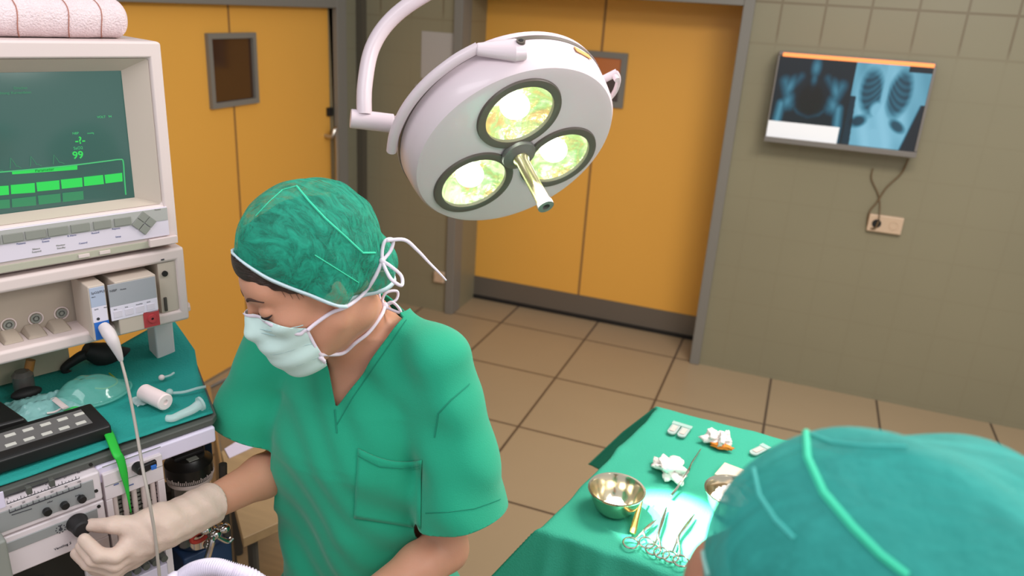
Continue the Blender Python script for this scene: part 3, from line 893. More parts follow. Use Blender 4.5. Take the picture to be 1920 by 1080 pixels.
for q in [[(20, 347), (65, 343), (66, 361), (21, 364)], [(68, 342), (111, 338), (112, 355), (70, 359)], [(114, 337), (154, 333), (155, 350), (116, 354)],
          [(157, 332), (193, 328), (195, 345), (158, 349)], [(196, 328), (229, 324), (230, 340), (198, 344)], [(-30, 351), (16, 348), (17, 365), (-29, 369)]]:
    squad(g, q, 4)
obj('menu_keys', g, m_gr, scr, fix=False)
g = mm()
for q in [[(22, 373), (67, 368), (68, 385), (23, 389)], [(71, 367), (113, 363), (114, 379), (73, 384)], [(117, 362), (156, 358), (157, 374), (118, 379)], [(-30, 377), (18, 374), (19, 390), (-28, 394)]]:
    squad(g, q, 4)
obj('menu_keys_dim', g, m_gr2, scr, fix=False)
fr_ = mm(); fr_.tube([W(*S(x, y)) for x, y in ((-30, 325), (22, 321), (145, 309), (200, 302), (225, 299), (231, 303), (233, 330), (236, 365))], 0.0011, 6, sub=3)
fr_.T = Matrix.Identity(4); fr_ = MB(); fr_.tube([W(*S(x, y)) for x, y in ((-30, 325), (22, 321), (80, 315.5), (145, 309), (200, 302), (225, 299), (231, 303), (233, 330), (236, 365))], 0.0011, 6, sub=3)
obj('menu_outline', fr_, m_gr3, scr)
wv = MB()
for bx_ in (20, 58, 101):
    k = (bx_-20)/81
    wv.tube([W(*S(x, y)) for x, y in ((bx_-1, 316-8*k), (bx_, 296-6*k), (bx_+6, 304-6*k), (bx_+11, 312-7*k), (bx_+13, 311-7*k), (bx_+20, 315-8*k))], 0.0005, 4, sub=1)
wv.tube([W(*S(x, y)) for x, y in ((-20, 310), (-10, 318), (6, 320))], 0.0005, 4, sub=1)
obj('pulse_trace', wv, m_gr2, scr)
def stxt(s, px, py, sz, m=m_gr3, bold=0.0): mtext(s, px, py, S(px, py)[1]-0.0008, sz, m, scr, bold=bold)
stxt('-?-', 151, 269, 0.0165, m_gr, 0.0003); stxt('99', 147, 297, 0.0175, m_gr, 0.0003); stxt('SaO2', 147, 280, 0.0068)
stxt('NBP', 142, 252, 0.0055); stxt('mmHg', 170, 251, 0.004); stxt('VOLT   94', 196, 221, 0.0055)
stxt('Drucken', 39, 167, 0.0055, m_gr2); stxt('Achtung: Kurvendaten', 26, 176, 0.0055, m_gr2)
# key panel
kz1_ = oz0-0.004; kzb = L(320, 437, RY)[2]; kzb = 0.5*(L(320, 437, RY)[2]+L(0, 494, RY)[2])
kx_ = ox1+0.004
kpn = obj('key_panel', mm().box(MX0+0.02, kx_, RY-0.004, RY+0.004, kzb, kz1_), m_keyw, mon, bevel=0.001)
zt = L(250, 398, RY)[2]
zstrip = kz1_-0.024
obj('key_strip', mm().box(MX0+0.021, kx_-0.001, RY-0.005, RY, zstrip, kz1_-0.001), mat('key_strip_grey', (172, 172, 168), 0.45), kpn)
for px, w_ in ((227, 37), (188, 39), (146, 42), (103, 45), (60, 46), (16, 46), (-30, 48), (-76, 48)):
    a = L(px-w_*0.43, 410, RY)[0]; b = L(px+w_*0.43, 410, RY)[0]
    if a < MX0+0.025: continue
    obj('soft_key', mm().box(a, b, RY-0.0075, RY-0.004, zstrip+0.002, zstrip+0.0165), m_keyg, kpn, bevel=0.0008)
c = L(270, 418, RY-0.005)
for dx, dz in ((0, .0115), (0, -.0115), (.0115, 0), (-.0115, 0)):
    x, z = c[0]+dx, c[2]+dz
    obj('cursor_key', mm().hull([(x-.0105, RY-0.0075, z), (x, RY-0.0075, z-.0105), (x+.0105, RY-0.0075, z), (x, RY-0.0075, z+.0105)],
        [(x-.0105, RY-0.004, z), (x, RY-0.004, z-.0105), (x+.0105, RY-0.004, z), (x, RY-0.004, z+.0105)]), m_keyg, kpn, bevel=0.0006)
for s, px, py in (('Patients', 40, 458), ('Confirm', 86, 449), ('Events', 86, 454), ('Parameter', 135, 438), ('& Alarm', 135, 443), ('Delay &', 178, 433), ('Record', 179, 438), ('Reports', 218, 430),
                  ('Silence', 68, 468), ('Suspend', 69, 473), ('Monitor', 114, 461), ('Standby', 115, 466), ('Control', 156, 457), ('Setup', 222, 445)):
    mtext(s, px, py, RY-0.0043, 0.0042, m_inkb if py < 460 else m_keyg, kpn)
mtext('Monitor', 296, 394, RY-0.0053, 0.0035, m_keyg, kpn)
obj('lower_lip', mm().box(MX0+0.01, mx1-0.012, RY-0.002, RY+0.006, MZ0+0.004, kzb-0.006), mat('monitor_lip_green_grey', (178, 176, 158), 0.45), mon, bevel=0.001)
a, b = L(278, 460, RY)[0], L(330, 450, RY)[0]
obj('release_latch', mm().box(a, b, RY-0.009, RY, MZ0+0.006, MZ0+0.02), m_bw, mon, bevel=0.001)
for px in (157, 197):
    c = L(px, 474, RY-0.003); obj('lip_tab', mm().box(c[0]-0.009, c[0]+0.009, RY-0.004, RY, MZ0+0.007, MZ0+0.013), m_bw, mon, bevel=0.0005)

# ---- rolled towel on top of the monitor
m_towel = mat('bandage_white', (236, 216, 218), 0.9, bump=0.6, bscale=300, vary=0.06, vscale=60)
ta, tb = L(-75, 45, RY+0.07), L(258, 47, RY+0.07)
rt = 0.034; zc_ = MZ1+rt*0.93+0.0006
def towf(u, v):
    x = -0.265+(tb[0]-0.02+0.265)*u
    rr = rt*(1.0+0.10*noise.noise(Vector((u*5, 0, 3)))+0.03*noise.noise(Vector((u*18, v*9, 0))))
    e = min(u, 1-u)/0.075
    if e < 1: rr *= math.sqrt(max(0.0, 1-(1-e)**2))
    a = 2*PI*v
    z = zc_+rr*math.cos(a)*1.02
    return (x, RY+0.075+rr*1.25*math.sin(a), max(z, MZ1+0.0012))
tw = thing('rolled_bandage', 'white crepe bandage roll with brown threads lying on the monitor', 'bandage', M=mframe(-0.1, RY+0.075, MZ1))
o = obj('roll', mm().grid(towf, 110, 36), m_towel, tw, angle=None)
th = MB()
for u0 in (0.10, 0.36, 0.62, 0.80):
    pts = [W(*towf(u0+0.045*k/10+0.01*math.sin(k), (0.93-0.55*k/10) % 1.0)) for k in range(11)]
    cen = [W(towf(u0+0.045*k/10, 0)[0], RY+0.075, zc_) for k in range(11)]
    th.tube([c_+(p_-c_)*1.01 for p_, c_ in zip(pts, cen)], 0.0009, 6, sub=3)
obj('brown_thread', th, mat('thread_brown', (170, 116, 100), 0.9), tw)
# ================================================================== THINGS ON AND AROUND THE MACHINE
CT = TZ+0.008
# keyboard-like black console
kl = thing('control_console', 'long black keypad console with rows of white keys on the teal cloth', 'keypad', M=mframe(-0.3, 0.05, CT))
A1 = Lz(195, 825, CT); A0 = Lz(168, 772, CT+0.02)
x1_ = -0.160
pts = lambda x, lo: [(x, 0.036, lo)]
cb = mm()
ky0, ky1 = 0.035, 0.125
prof = [(ky0, CT), (ky0+0.002, CT+0.023), (ky0+0.012, CT+0.0265), (ky1, CT+0.030), (ky1, CT)]
cb.hull([(XL+0.3, y, z) for y, z in prof], [(x1_, y, z) for y, z in prof])
obj('console_body', cb, m_black, kl, bevel=0.004)
obj('key_field', mm().hull([(XL+0.32, ky0+0.022, CT+0.0265), (x1_-0.022, ky0+0.022, CT+0.0265), (x1_-0.022, ky1-0.016, CT+0.0298), (XL+0.32, ky1-0.016, CT+0.0298)],
    [(XL+0.32, ky0+0.022, CT+0.0275), (x1_-0.022, ky0+0.022, CT+0.0275), (x1_-0.022, ky1-0.016, CT+0.0308), (XL+0.32, ky1-0.016, CT+0.0308)]), mat('key_field_grey', (104, 102, 100), 0.5), kl)
m_keyl = mat('key_ivory', (206, 204, 194), 0.5)
for r_ in range(2):
    for k in range(13):
        x = x1_-0.030-k*0.026-r_*0.007; y = ky1-0.030-r_*0.028
        if x < XL+0.36: continue
        z = CT+0.0305-(ky1-0.016-y)*0.065
        obj('key', mm().box(x-0.0078, x+0.0078, y-0.0042, y+0.0042, z-0.002, z+0.0016), m_red if (r_ == 1 and k == 7) else m_keyl, kl, bevel=0.0008)
# black device at the left
bd = thing('handheld_device', 'black device behind the keypad console at the left edge', 'device', M=mframe(-0.37, 0.2, CT))
a = Lz(30, 790, CT)
obj('device_body', mm().hull([(a[0]-0.13, 0.135, CT), (a[0]+0.015, 0.135, CT), (a[0]-0.004, 0.235, CT), (a[0]-0.13, 0.235, CT)],
    [(a[0]-0.13, 0.14, CT+0.034), (a[0]+0.002, 0.14, CT+0.030), (a[0]-0.012, 0.225, CT+0.034), (a[0]-0.13, 0.225, CT+0.036)]), m_black, bd, bevel=0.005)
for k in range(3):
    obj('button', mm().box(a[0]-0.05-0.018*k, a[0]-0.04-0.018*k, 0.155, 0.163, CT+0.03, CT+0.0365), m_edge, bd)
# plastic bag
m_bag = mat('plastic_bag_teal', (150, 205, 200), 0.15, alpha=0.62, bump=0.5, bscale=40)
c0 = Lz(80, 752, CT+0.01)
def bagf(u, v):
    x = c0[0]-0.070+0.12*u+0.02*v; y = c0[1]-0.045+0.09*v-0.02*u
    e = min(u, 1-u, v, 1-v)*4
    z = CT+0.003+0.018*min(1, e)*(0.6+0.6*noise.noise(Vector((u*4, v*4, 1))))+0.006*abs(noise.noise(Vector((u*11, v*11, 7))))
    return (x, y, z)
bag = obj('plastic_bag', mm().grid(bagf, 36, 36), m_bag, angle=None, solid=0.0006)
tag(bag, 'crumpled clear teal plastic bag between the black devices', 'bag')
# oxygen mask
m_mask = mat('oxygen_mask_green_plastic', (120, 205, 190), 0.08, alpha=0.34, spec=0.8)
om = Lz(172, 742, CT)
ot = thing('oxygen_mask', 'transparent green oxygen mask with a white clip lying on the cloth', 'oxygen mask', M=mframe(om[0], om[1], CT))
def omf(u, v):
    a = 2*PI*u; r = 1-0.96*v
    rx, ry = 0.062*(1+0.1*math.cos(2*a)), 0.050
    h = 0.034*(math.sin(min(1, v*1.25)*PI/2))
    return (om[0]+rx*r*math.cos(a)-0.012*v, om[1]+ry*r*math.sin(a)+0.005*v, CT+0.003+h+0.004*math.sin(5*a)*v*(1-v))
obj('mask_cup', mm().grid(omf, 48, 12), m_mask, ot, angle=None, solid=0.001)
obj('rim', MB().tube([W(om[0]+0.064*math.cos(t)*(1+0.1*math.cos(2*t)), om[1]+0.052*math.sin(t), CT+0.004) for t in np.linspace(0, 2*PI, 25)[:-1]], 0.0022, 8, sub=3, closed=True), m_mask, ot)
c1 = Lz(100, 745, CT+0.02); c2 = Lz(123, 763, CT+0.02)
obj('white_clip', MB().tube([W(c1[0], c1[1], CT+0.018), W(c2[0], c2[1], CT+0.018)], 0.0055, 10, sub=1, flat=(0, 0, 1)).tube(
    [W(*Lz(122, 762, CT+0.016)), W(*Lz(104, 772, CT+0.01)), W(*Lz(88, 775, CT+0.01))], 0.002, 8), m_bw, ot)
obj('elastic_band', MB().tube([W(*Lz(205, 700, CT+.004)), W(*Lz(220, 716, CT+.01)), W(*Lz(200, 728, CT+.015)), W(*Lz(178, 728, CT+.02))], 0.0016, 8), mat('elastic_yellow_green', (150, 170, 60), 0.6), ot)
obj('green_strap_end', MB().tube([W(*Lz(120, 772, CT+.006)), W(*Lz(140, 764, CT+.01)), W(*Lz(158, 768, CT+.006))], 0.004, 8, flat=(0, 0, 1)), mat('strap_green', (60, 190, 90), 0.5), ot)
# white roll
a = Lz(272, 737, CT+0.02); b = Lz(325, 762, CT+0.02)
m_roll = mat('roll_white', (240, 220, 218), 0.7)
d_ = unit(np.array([b[0]-a[0], b[1]-a[1], 0]))
wr = thing('gauze_roll', 'small white gauze roll lying beside a clear tube on the cloth', 'gauze roll', M=mframe(a[0], a[1], CT))
rr = 0.0155; zz = CT+rr+0.0055
obj('roll', mm().lathe([(0.0001, 0), (rr-0.002, 0), (rr, 0.002), (rr, 0.062), (rr-0.002, 0.064), (0.005, 0.064), (0.004, 0.061), (0.0001, 0.061)], (a[0]-d_[0]*0.004, a[1]-d_[1]*0.004, zz), d_, 30), m_roll, wr)
wrp = Lz(270, 752, CT)
obj('wrapper', mm().grid(lambda u, v: (wrp[0]-0.02+0.05*u, wrp[1]-0.02+0.04*v, CT+0.003+0.006*abs(noise.noise(Vector((u*5, v*5, 3))))), 14, 14), m_clear, wr, solid=0.0005)
# clear tube with connector
ct = thing('clear_tube', 'curved clear plastic tube with a flanged end beside the gauze roll', 'tube', M=mframe(*Lz(350, 765, CT)))
obj('tube_bend', MB().tube([W(*Lz(312, 784, CT+.008)), W(*Lz(324, 784, CT+.008)), W(*Lz(340, 777, CT+.008)), W(*Lz(360, 768, CT+.01)), W(*Lz(374, 758, CT+.013))], [0.006, 0.007, 0.0075, 0.0085, 0.0095], 14), m_clear, ct, angle=None)
e1 = W(*Lz(374, 758, CT+.014)); e2 = W(*Lz(378, 756, CT+.0145))
obj('flange', MB().cyl(e1, e2, 0.0135, n=28), m_clear, ct)
obj('thin_line', MB().tube([W(*Lz(320, 737, CT+.005)), W(*Lz(345, 735, CT+.006)), W(*Lz(370, 728, CT+.008)), W(*Lz(385, 725, CT+.006))], 0.0028, 8).sphere(W(*Lz(318, 735, CT+.008)), 0.0065), m_clear, ct)
c = W(*Lz(303, 708, CT+.006))
iv = thing('tube_connector', 'tiny white cap on a thin clear fitting near the cloth corner', 'connector', loc=c)
obj('cap', MB().sphere(c, 0.0058), m_roll, iv)
obj('fitting', MB().tube([c, W(*Lz(318, 704, CT+.006)), W(*Lz(326, 699, CT+.006))], 0.0022, 8), m_clear, iv)

# things at the back of the table under the rack
bk = thing('breathing_bag', 'black rubber breathing bag with a looped handle behind the table', 'breathing bag', M=mframe(*Lz(190, 680, CT)))
yb = 0.345
bb = mm()
def lb(px, py): c = L(px, py, yb); return c
p = [lb(232, 652), lb(160, 662), lb(140, 690), lb(170, 697), lb(240, 680)]
bb2 = MB()
hp = [(222, 655), (165, 663), (136, 678), (120, 692), (133, 700), (160, 698), (190, 690)]
bb2.tube([W(*lb(*q)) for q in hp], [0.012, 0.011, 0.009, 0.007, 0.006, 0.006, 0.006], 12)
obj('bag_loop', bb2, m_blackm, bk)
obj('bag_body', MB().tube([W(*lb(160, 655)), W(*lb(190, 664)), W(*lb(225, 668)), W(*lb(262, 662))], [0.014, 0.025, 0.022, 0.008], 16), m_blackm, bk)
rl = obj('rear_rail', MB().tube([W(*L(0, 738, .385)), W(*L(120, 702, .385)), W(*L(290, 662, .385))], 0.006, 10, sub=2), m_gap)
tag(rl, 'dark rail along the back edge of the machine table', 'rail')
obj('rear_panel', mm().box(XL+0.05, L(128, 690, .37)[0], .352, .372, CT, CT+0.195), mat('panel_cream', (190, 176, 152), 0.6), mc)
jr = thing('suction_jar', 'small grey metal jar with an amber top behind the teal bag', 'jar', M=mframe(*Lz(45, 715, CT)))
cj = L(45, 722, .30)
obj('jar_body', mm().lathe([(0.0001, 0), (0.016, 0), (0.018, 0.006), (0.018, 0.034), (0.012, 0.042), (0.0001, 0.042)], (cj[0], .30, CT), (0, 0, 1), 28), mat('jar_smoked', (120, 112, 108), 0.15, 0.4), jr)
obj('amber_top', mm().cyl((cj[0]+0.012, .31, CT+0.03), (cj[0]+0.020, .31, CT+0.055), 0.008), mat('amber', (176, 120, 60), 0.4), jr)
obj('black_foot', mm().sphere((cj[0]-0.004, .275, CT+0.008), 0.026, sc=(1.0, 0.5, 0.4)), m_blackm, jr)

# green lanyard strip hanging over the front edge
gs = MB()
gp_ = [Lz(197, 800, CT+.006), Lz(205, 815, CT+.008), np.array([L(217, 838, -.012)[0], -.012, TZ+0.006]), L(226, 862, -.020), L(233, 890, -.022), L(238, 915, -.02), L(243, 945, -.02), L(246, 962, -.018)]
gp_ = [W(*q) for q in gp_]
fl_ = unit(-MV*0.8+np.array([0, 0, .6]))
gs.tube(gp_, [0.007, 0.008, 0.0075, 0.007, 0.006, 0.0035, 0.0015, 0.001], 8, sub=5, flat=fl_)
tag(obj('green_strap', gs, mat('strap_bright_green', (40, 190, 60), 0.5), angle=None), 'bright green strap hanging over the front edge of the machine table', 'strap')

# sensor plug with cable
pl_ = thing('sensor_cable', 'grey sensor plug and cable hanging from the blue socket down past the hand', 'cable', loc=W(ax0, RY-0.03, iz0))
P0 = L(194, 612, F_-0.002); P1 = L(212, 640, F_-0.030); P2 = L(222, 662, F_-0.034)
m_plug = mat('plug_grey', (214, 204, 204), 0.4)
obj('plug', MB().tube([W(*P0), W(*L(203, 624, F_-.018)), W(*P1), W(*P2), W(*L(227, 676, F_-.034))], [0.0095, 0.0118, 0.0105, 0.0068, 0.0038], 18, sub=5), m_plug, pl_)
cp = [L(227, 676, F_-.034), L(236, 710, .10), L(247, 760, .03), L(258, 820, -.04), L(268, 880, -.09), L(278, 930, -.115), L(290, 1000, -.12), L(299, 1080, -.12), L(305, 1150, -.12), L(310, 1260, -.11)]
obj('cord', MB().tube([W(*q) for q in cp], 0.0026, 10, sub=6), mat('cord_grey', (176, 166, 156), 0.45), pl_, angle=None)

# vaporizer right of the column
vx, vy = L(355, 880, 0.085)[0], 0.085
vt_ = L(355, 852, 0.085)[2]
va = thing('vaporizer', 'chrome vaporizer with a black dial top beside the flow meters', 'vaporizer', M=mframe(vx, vy, vt_-0.25))
obj('dial', mm().lathe([(0.0001, 0), (0.030, 0), (0.036, -0.008), (0.044, -0.013), (0.044, -0.040), (0.041, -0.044), (0.0001, -0.044)], (vx, vy, vt_), (0, 0, 1), 48), m_black, va)
dl = mm()
for k in range(40):
    an = PI*1.02+k*PI/39*0.96; h = 0.006 if k % 4 == 0 else 0.003
    x, y = vx+0.0443*math.cos(an), vy+0.0443*math.sin(an); dl.box(x-0.0006, x+0.0006, y-0.0004, y+0.0004, vt_-0.040, vt_-0.040+h+0.003)
obj('dial_marks', dl, m_bw, va)
obj('dial_ridge', mm().box(vx-0.03, vx+0.03, vy-0.008, vy+0.008, vt_-0.004, vt_+0.006), m_blackm, va, bevel=0.003)
obj('dial_label', mm().box(vx-0.010, vx+0.010, vy-0.026, vy-0.012, vt_-0.003, vt_+0.001), m_keyg, va, bevel=0.001)
obj('collar', mm().lathe([(0.0001, -0.044), (0.042, -0.044), (0.042, -0.052), (0.0001, -0.052)], (vx, vy, vt_), (0, 0, 1), 48), m_bw, va)
obj('chrome_body', mm().lathe([(0.0001, -0.052), (0.037, -0.052), (0.037, -0.195), (0.0001, -0.198)], (vx, vy, vt_), (0, 0, 1), 48), m_chrome, va)
obj('blue_base', mm().box(vx-0.045, vx+0.055, vy-0.04, vy+0.05, vt_-0.30, vt_-0.198), m_navy, va, bevel=0.005)
obj('mounting_bar', mm().box(-0.115, 0.0, vy+0.05, vy+0.09, vt_-0.30, vt_-0.10), m_gap, va, bevel=0.003)
obj('side_block', mm().box(vx+0.026, vx+0.075, vy+0.055, vy+0.085, vt_-0.07, vt_+0.015), m_navy, va, bevel=0.004)
c = L(374, 1006, vy-0.045); rg = mm()
rg.T = MM
tt = MB(); cw = W(*c)
tt.tube([cw+MU*0.016*math.cos(t)+np.array([0, 0, 0.010])*math.sin(t) for t in np.linspace(0, 2*PI, 19)[:-1]], 0.0045, 8, sub=2, closed=True)
obj('red_ring', tt, mat('red_rubber', (186, 62, 50), 0.5), va)
# chrome valve fittings
vf = thing('gas_valve', 'cluster of chrome valve handles on a short pipe beside the vaporizer', 'valve', loc=W(*L(410, 1020, 0.0)))
for q, r_ in (((385, 992), .012), ((420, 990), .012), ((392, 1020), .011), ((402, 1000), .014)):
    c = W(*L(*q, 0.01)); obj('valve_handle', MB().sphere(c, r_, sc=(1, 1, .8)), m_chrome, vf)
obj('pipe', MB().tube([W(*L(398, 985, .03)), W(*L(398, 1010, .0)), W(*L(392, 1035, .0)), W(*L(388, 1048, 0.0))], 0.006, 10).tube([W(*L(400, 1002, .01)), W(*L(425, 1015, .01)), W(*L(436, 1008, .01))], 0.005, 10), m_chrome, vf)
obj('bracket', MB().tube([W(*L(418, 870, .06)), W(*L(420, 940, .06)), W(*L(428, 1040, .06)), W(*L(432, 1250, .08))], 0.008, 10), m_gap, vf)
# black levers above the vaporizer
bl_ = thing('black_lever', 'short black levers hanging under the table end above the vaporizer', 'lever', M=mframe(vx, 0.15, TZ-0.05))
obj('lever_arm', MB().tube([W(*L(322, 828, .12)), W(*L(330, 836, .11)), W(*L(348, 842, .10))], 0.007, 8), m_black, bl_)
obj('lever_arm', MB().tube([W(*L(322, 825, .12)), W(*L(325, 855, .12))], 0.008, 8, sub=1).tube([W(*L(372, 812, .14)), W(*L(376, 850, .14))], 0.009, 8, sub=1), m_black, bl_)
# corrugated hose
hs_ = [W(-.16, -.008, .62), W(-.15, -.10, .78), at(322, 1112, 1.165), at(338, 1088, 1.16), at(365, 1070, 1.15), at(400, 1064, 1.14), at(435, 1072, 1.14), at(480, 1090, 1.15), at(530, 1150, 1.2), W(.0, -.24, .62), W(-.2, -.16, .45), W(-.38, -.02, .45)]
hb = MB(); hb.tube(hs_, 0.0125, 20, sub=40)
V = np.array(hb.v)
# corrugate: every ring alternately wider
nr = 20; nrings = len(V)//nr
for k in range(nrings):
    c = V[k*nr:(k+1)*nr].mean(0); s = 1.0+0.10*math.cos(k*PI/2.0)
    V[k*nr:(k+1)*nr] = c+(V[k*nr:(k+1)*nr]-c)*s
hb.v = [tuple(v) for v in V]
tag(obj('breathing_hose', hb, mat('hose_white', (226, 216, 232), 0.35), angle=None), 'white corrugated breathing hose arching along the bottom edge beside the machine', 'hose')

# wooden trolley behind the machine, with a sheet of paper
m_wood = mat('trolley_wood', (172, 142, 104), 0.5, vary=0.22, vscale=5, stretch=(1, 9, 9))
tg = onz(480, 930, 0.55); TR = 0.62
def tz(px, py, z=TR): return onz(px, py, z)
wt = thing('wooden_trolley', 'low wooden trolley with dark legs behind the anaesthesia machine', 'trolley', loc=(tz(470, 900)[0], tz(470, 900)[1], 0))
q = [tz(414, 846), tz(640, 752), tz(700, 900), tz(455, 1010)]
q = [np.array([x[0], x[1]]) for x in q]
bt = [(x, y, TR-0.03) for x, y in q]; tp = [(x, y, TR) for x, y in q]
obj('top_board', MB().hull(bt, tp), m_wood, wt, bevel=0.003)
c_ = sum(q)/4
for x, y in q:
    v = c_+(np.array([x, y])-c_)*0.86
    obj('leg', MB().cyl((v[0], v[1], 0.001), (v[0], v[1], TR-0.03), 0.014, n=10), m_gap, wt)
LR = 0.25
obj('lower_shelf', MB().hull([(x, y, LR-0.02) for x, y in [c_+(a_-c_)*0.9 for a_ in q]], [(x, y, LR) for x, y in [c_+(a_-c_)*0.9 for a_ in q]]), m_wood, wt)
# metal side cabinet under the left door
cbx = thing('low_cabinet', 'low brown cabinet standing by the left yellow door', 'cabinet', loc=(onz(440, 760, .45)[0], onz(440, 760, .45)[1], 0))
ZC = 0.45
q2 = [onz(392, 728, ZC), onz(520, 668, ZC), onz(560, 800, ZC), onz(418, 880, ZC)]
q2 = [(x[0], x[1]) for x in q2]
obj('carcass', MB().hull([(x, y, 0.06) for x, y in q2], [(x, y, ZC) for x, y in q2]), mat('cabinet_brown', (128, 108, 84), 0.35, vary=0.25, vscale=6), cbx, bevel=0.004)
obj('rim', MB().tube([(x, y, ZC+0.005) for x, y in q2], 0.008, 8, sub=1, closed=True), m_steel, cbx)
obj('plinth', MB().hull([(x, y, 0.0) for x, y in q2], [(x, y, 0.06) for x, y in q2]), m_gap, cbx)
pc = [tz(421, 843), tz(455, 822), tz(478, 838), tz(430, 860)]
tag(obj('paper_sheet', MB().hull([(x[0], x[1], TR+.001) for x in pc], [(x[0], x[1], TR+.003) for x in pc]), m_lav), 'white paper sheet lying on the corner of the wooden trolley', 'paper')
# ================================================================== OPERATING LAMP
_c = at(970, 286, 1.62)
w_ = unit(CAM-_c); ir = unit(CR-w_*(CR@w_)); iu = unit(CU-w_*(CU@w_))
iu = unit(iu-ir*(iu@ir))
m2 = 0.474*ir-0.88*iu
LN = unit(math.cos(math.radians(53.5))*w_+math.sin(math.radians(53.5))*m2)
E1 = unit(0.88*ir+0.474*iu); E1 = unit(E1-LN*(E1@LN)); E2 = np.cross(LN, E1); E2 = E2 if E2@iu > 0 else -E2
def LP(phi, r, h): return _c+LN*h+(E1*math.cos(math.radians(phi))+E2*math.sin(math.radians(phi)))*r
m_lampw = mat('lamp_white_enamel', (222, 206, 212), 0.34, coat=0.2)
m_lampf = mat('lamp_face_white', (214, 216, 224), 0.35)
m_ring = mat('lamp_rim_grey', (96, 88, 80), 0.45)
m_hub = mat('lamp_hub_grey', (122, 122, 118), 0.4, 0.3)
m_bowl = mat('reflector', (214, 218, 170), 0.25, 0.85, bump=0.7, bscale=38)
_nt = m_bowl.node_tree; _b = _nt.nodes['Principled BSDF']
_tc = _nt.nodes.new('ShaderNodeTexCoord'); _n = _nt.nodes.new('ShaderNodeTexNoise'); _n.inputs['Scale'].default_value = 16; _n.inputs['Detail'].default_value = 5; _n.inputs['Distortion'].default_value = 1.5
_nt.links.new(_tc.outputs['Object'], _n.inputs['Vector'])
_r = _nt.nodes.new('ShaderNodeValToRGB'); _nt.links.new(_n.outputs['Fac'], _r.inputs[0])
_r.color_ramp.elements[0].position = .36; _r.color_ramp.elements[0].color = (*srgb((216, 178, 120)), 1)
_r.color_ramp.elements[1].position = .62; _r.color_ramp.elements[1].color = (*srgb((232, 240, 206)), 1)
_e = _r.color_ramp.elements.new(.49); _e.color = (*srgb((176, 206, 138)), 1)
_nt.links.new(_r.outputs[0], _b.inputs['Base Color']); _nt.links.new(_r.outputs[0], _b.inputs['Emission Color']); _b.inputs['Emission Strength'].default_value = .55  # lamp glow painted in: the bowl emits its own green and amber tints
m_bulb = mat('bulb_glow', (255, 255, 250), 0.5, emit=(246, 255, 240), estr=9.0)
m_lens = mat('lamp_lens', (220, 240, 220), 0.05, alpha=0.12, spec=0.7)
lt_ = thing('operating_lamp', 'large white three-bulb operating lamp hanging on a curved arm', 'operating lamp', loc=_c)
RB, RH = 0.1125, 0.084
dr = MB(); dr.lathe([(0.0001, 0.0), (0.205, 0.0), (0.218, -0.003), (0.224, -0.012), (0.228, -0.036), (0.231, -0.070), (0.224, -0.071), (0.224, -0.078), (0.233, -0.079), (0.231, -0.092), (0.215, -0.104), (0.12, -0.112), (0.0001, -0.114)], _c, LN, 96)
drum = obj('housing', dr, m_lampw, lt_)
bulbs = [70, -50, 190]
cut = MB()
for ph in bulbs:
    cut.cyl(LP(ph, RB, 0.02), LP(ph, RB, -0.06), RH-0.006, n=48)
co = obj('tmp_cut', cut, None); 
md = drum.modifiers.new('b', 'BOOLEAN'); md.object = co; md.operation = 'DIFFERENCE'; md.solver = 'EXACT'
bpy.context.view_layer.update()
# the cutter is given in world space and the housing is a child: keep both in one frame
me2 = bpy.data.meshes.new_from_object(drum.evaluated_get(bpy.context.evaluated_depsgraph_get()))
drum.modifiers.clear(); drum.data = me2; bpy.data.objects.remove(co)
me2.shade_smooth(); me2.set_sharp_from_angle(angle=math.radians(25))
for ph in bulbs:
    c = LP(ph, RB, 0)
    bl0 = obj('reflector', MB().lathe([(RH-0.006, 0.0), (RH-0.010, -0.012), (RH-0.022, -0.028), (RH-0.042, -0.042), (0.02, -0.050), (0.0001, -0.052)], c, LN, 40), m_bowl, lt_, fix=False, angle=None)
    obj('bulb', MB().sphere(c-LN*0.024, 0.030, sc=(1, 1, 0.9)), m_bulb, bl0)
    obj('rim', MB().lathe([(RH-0.012, -0.004), (RH-0.012, 0.004), (RH-0.006, 0.006), (RH+0.004, 0.005), (RH+0.006, -0.001)], c, LN, 64), m_ring, lt_)
    obj('lens', MB().lathe([(0.0001, 0.004), (0.04, 0.003), (RH-0.011, 0.0)], c, LN, 48), m_lens, bl0)
    sp = bpy.data.lights.new('lamp_beam', 'SPOT'); sp.energy = 270; sp.color = (1.0, 0.92, 0.86); sp.spot_size = math.radians(17); sp.spot_blend = 0.6; sp.shadow_soft_size = 0.02
    so = bpy.data.objects.new('lamp_beam', sp); COL.objects.link(so); so.location = c+LN*0.012
    tgt = onz(1262, 985, 0.93); so.rotation_euler = (Vector(tgt)-Vector(so.location)).to_track_quat('-Z', 'Y').to_euler()
obj('hub', MB().lathe([(0.0001, 0.014), (0.022, 0.014), (0.028, 0.010), (0.036, 0.008), (0.038, 0.0)], _c+LN*0.004, LN, 40), m_hub, lt_)
obj('handle', MB().lathe([(0.0001, 0.128), (0.007, 0.128), (0.008, 0.138), (0.016, 0.138), (0.0165, 0.132), (0.0145, 0.128), (0.0135, 0.02), (0.017, 0.014), (0.017, 0.0)], _c+LN*0.010, LN, 32), mat('handle_brass_steel', (186, 178, 140), 0.25, 0.85), lt_)
obj('handle_tip', MB().lathe([(0.0168, 0.130), (0.017, 0.140), (0.008, 0.1405), (0.007, 0.130)], _c+LN*0.010, LN, 32), m_hub, lt_)
obj('groove_shade', MB().lathe([(0.222, -0.0695), (0.2322, -0.0695), (0.2322, -0.0785), (0.222, -0.0785)], _c, LN, 96), m_ring, lt_)  # dark ring filling the groove, stands in for the shade inside it
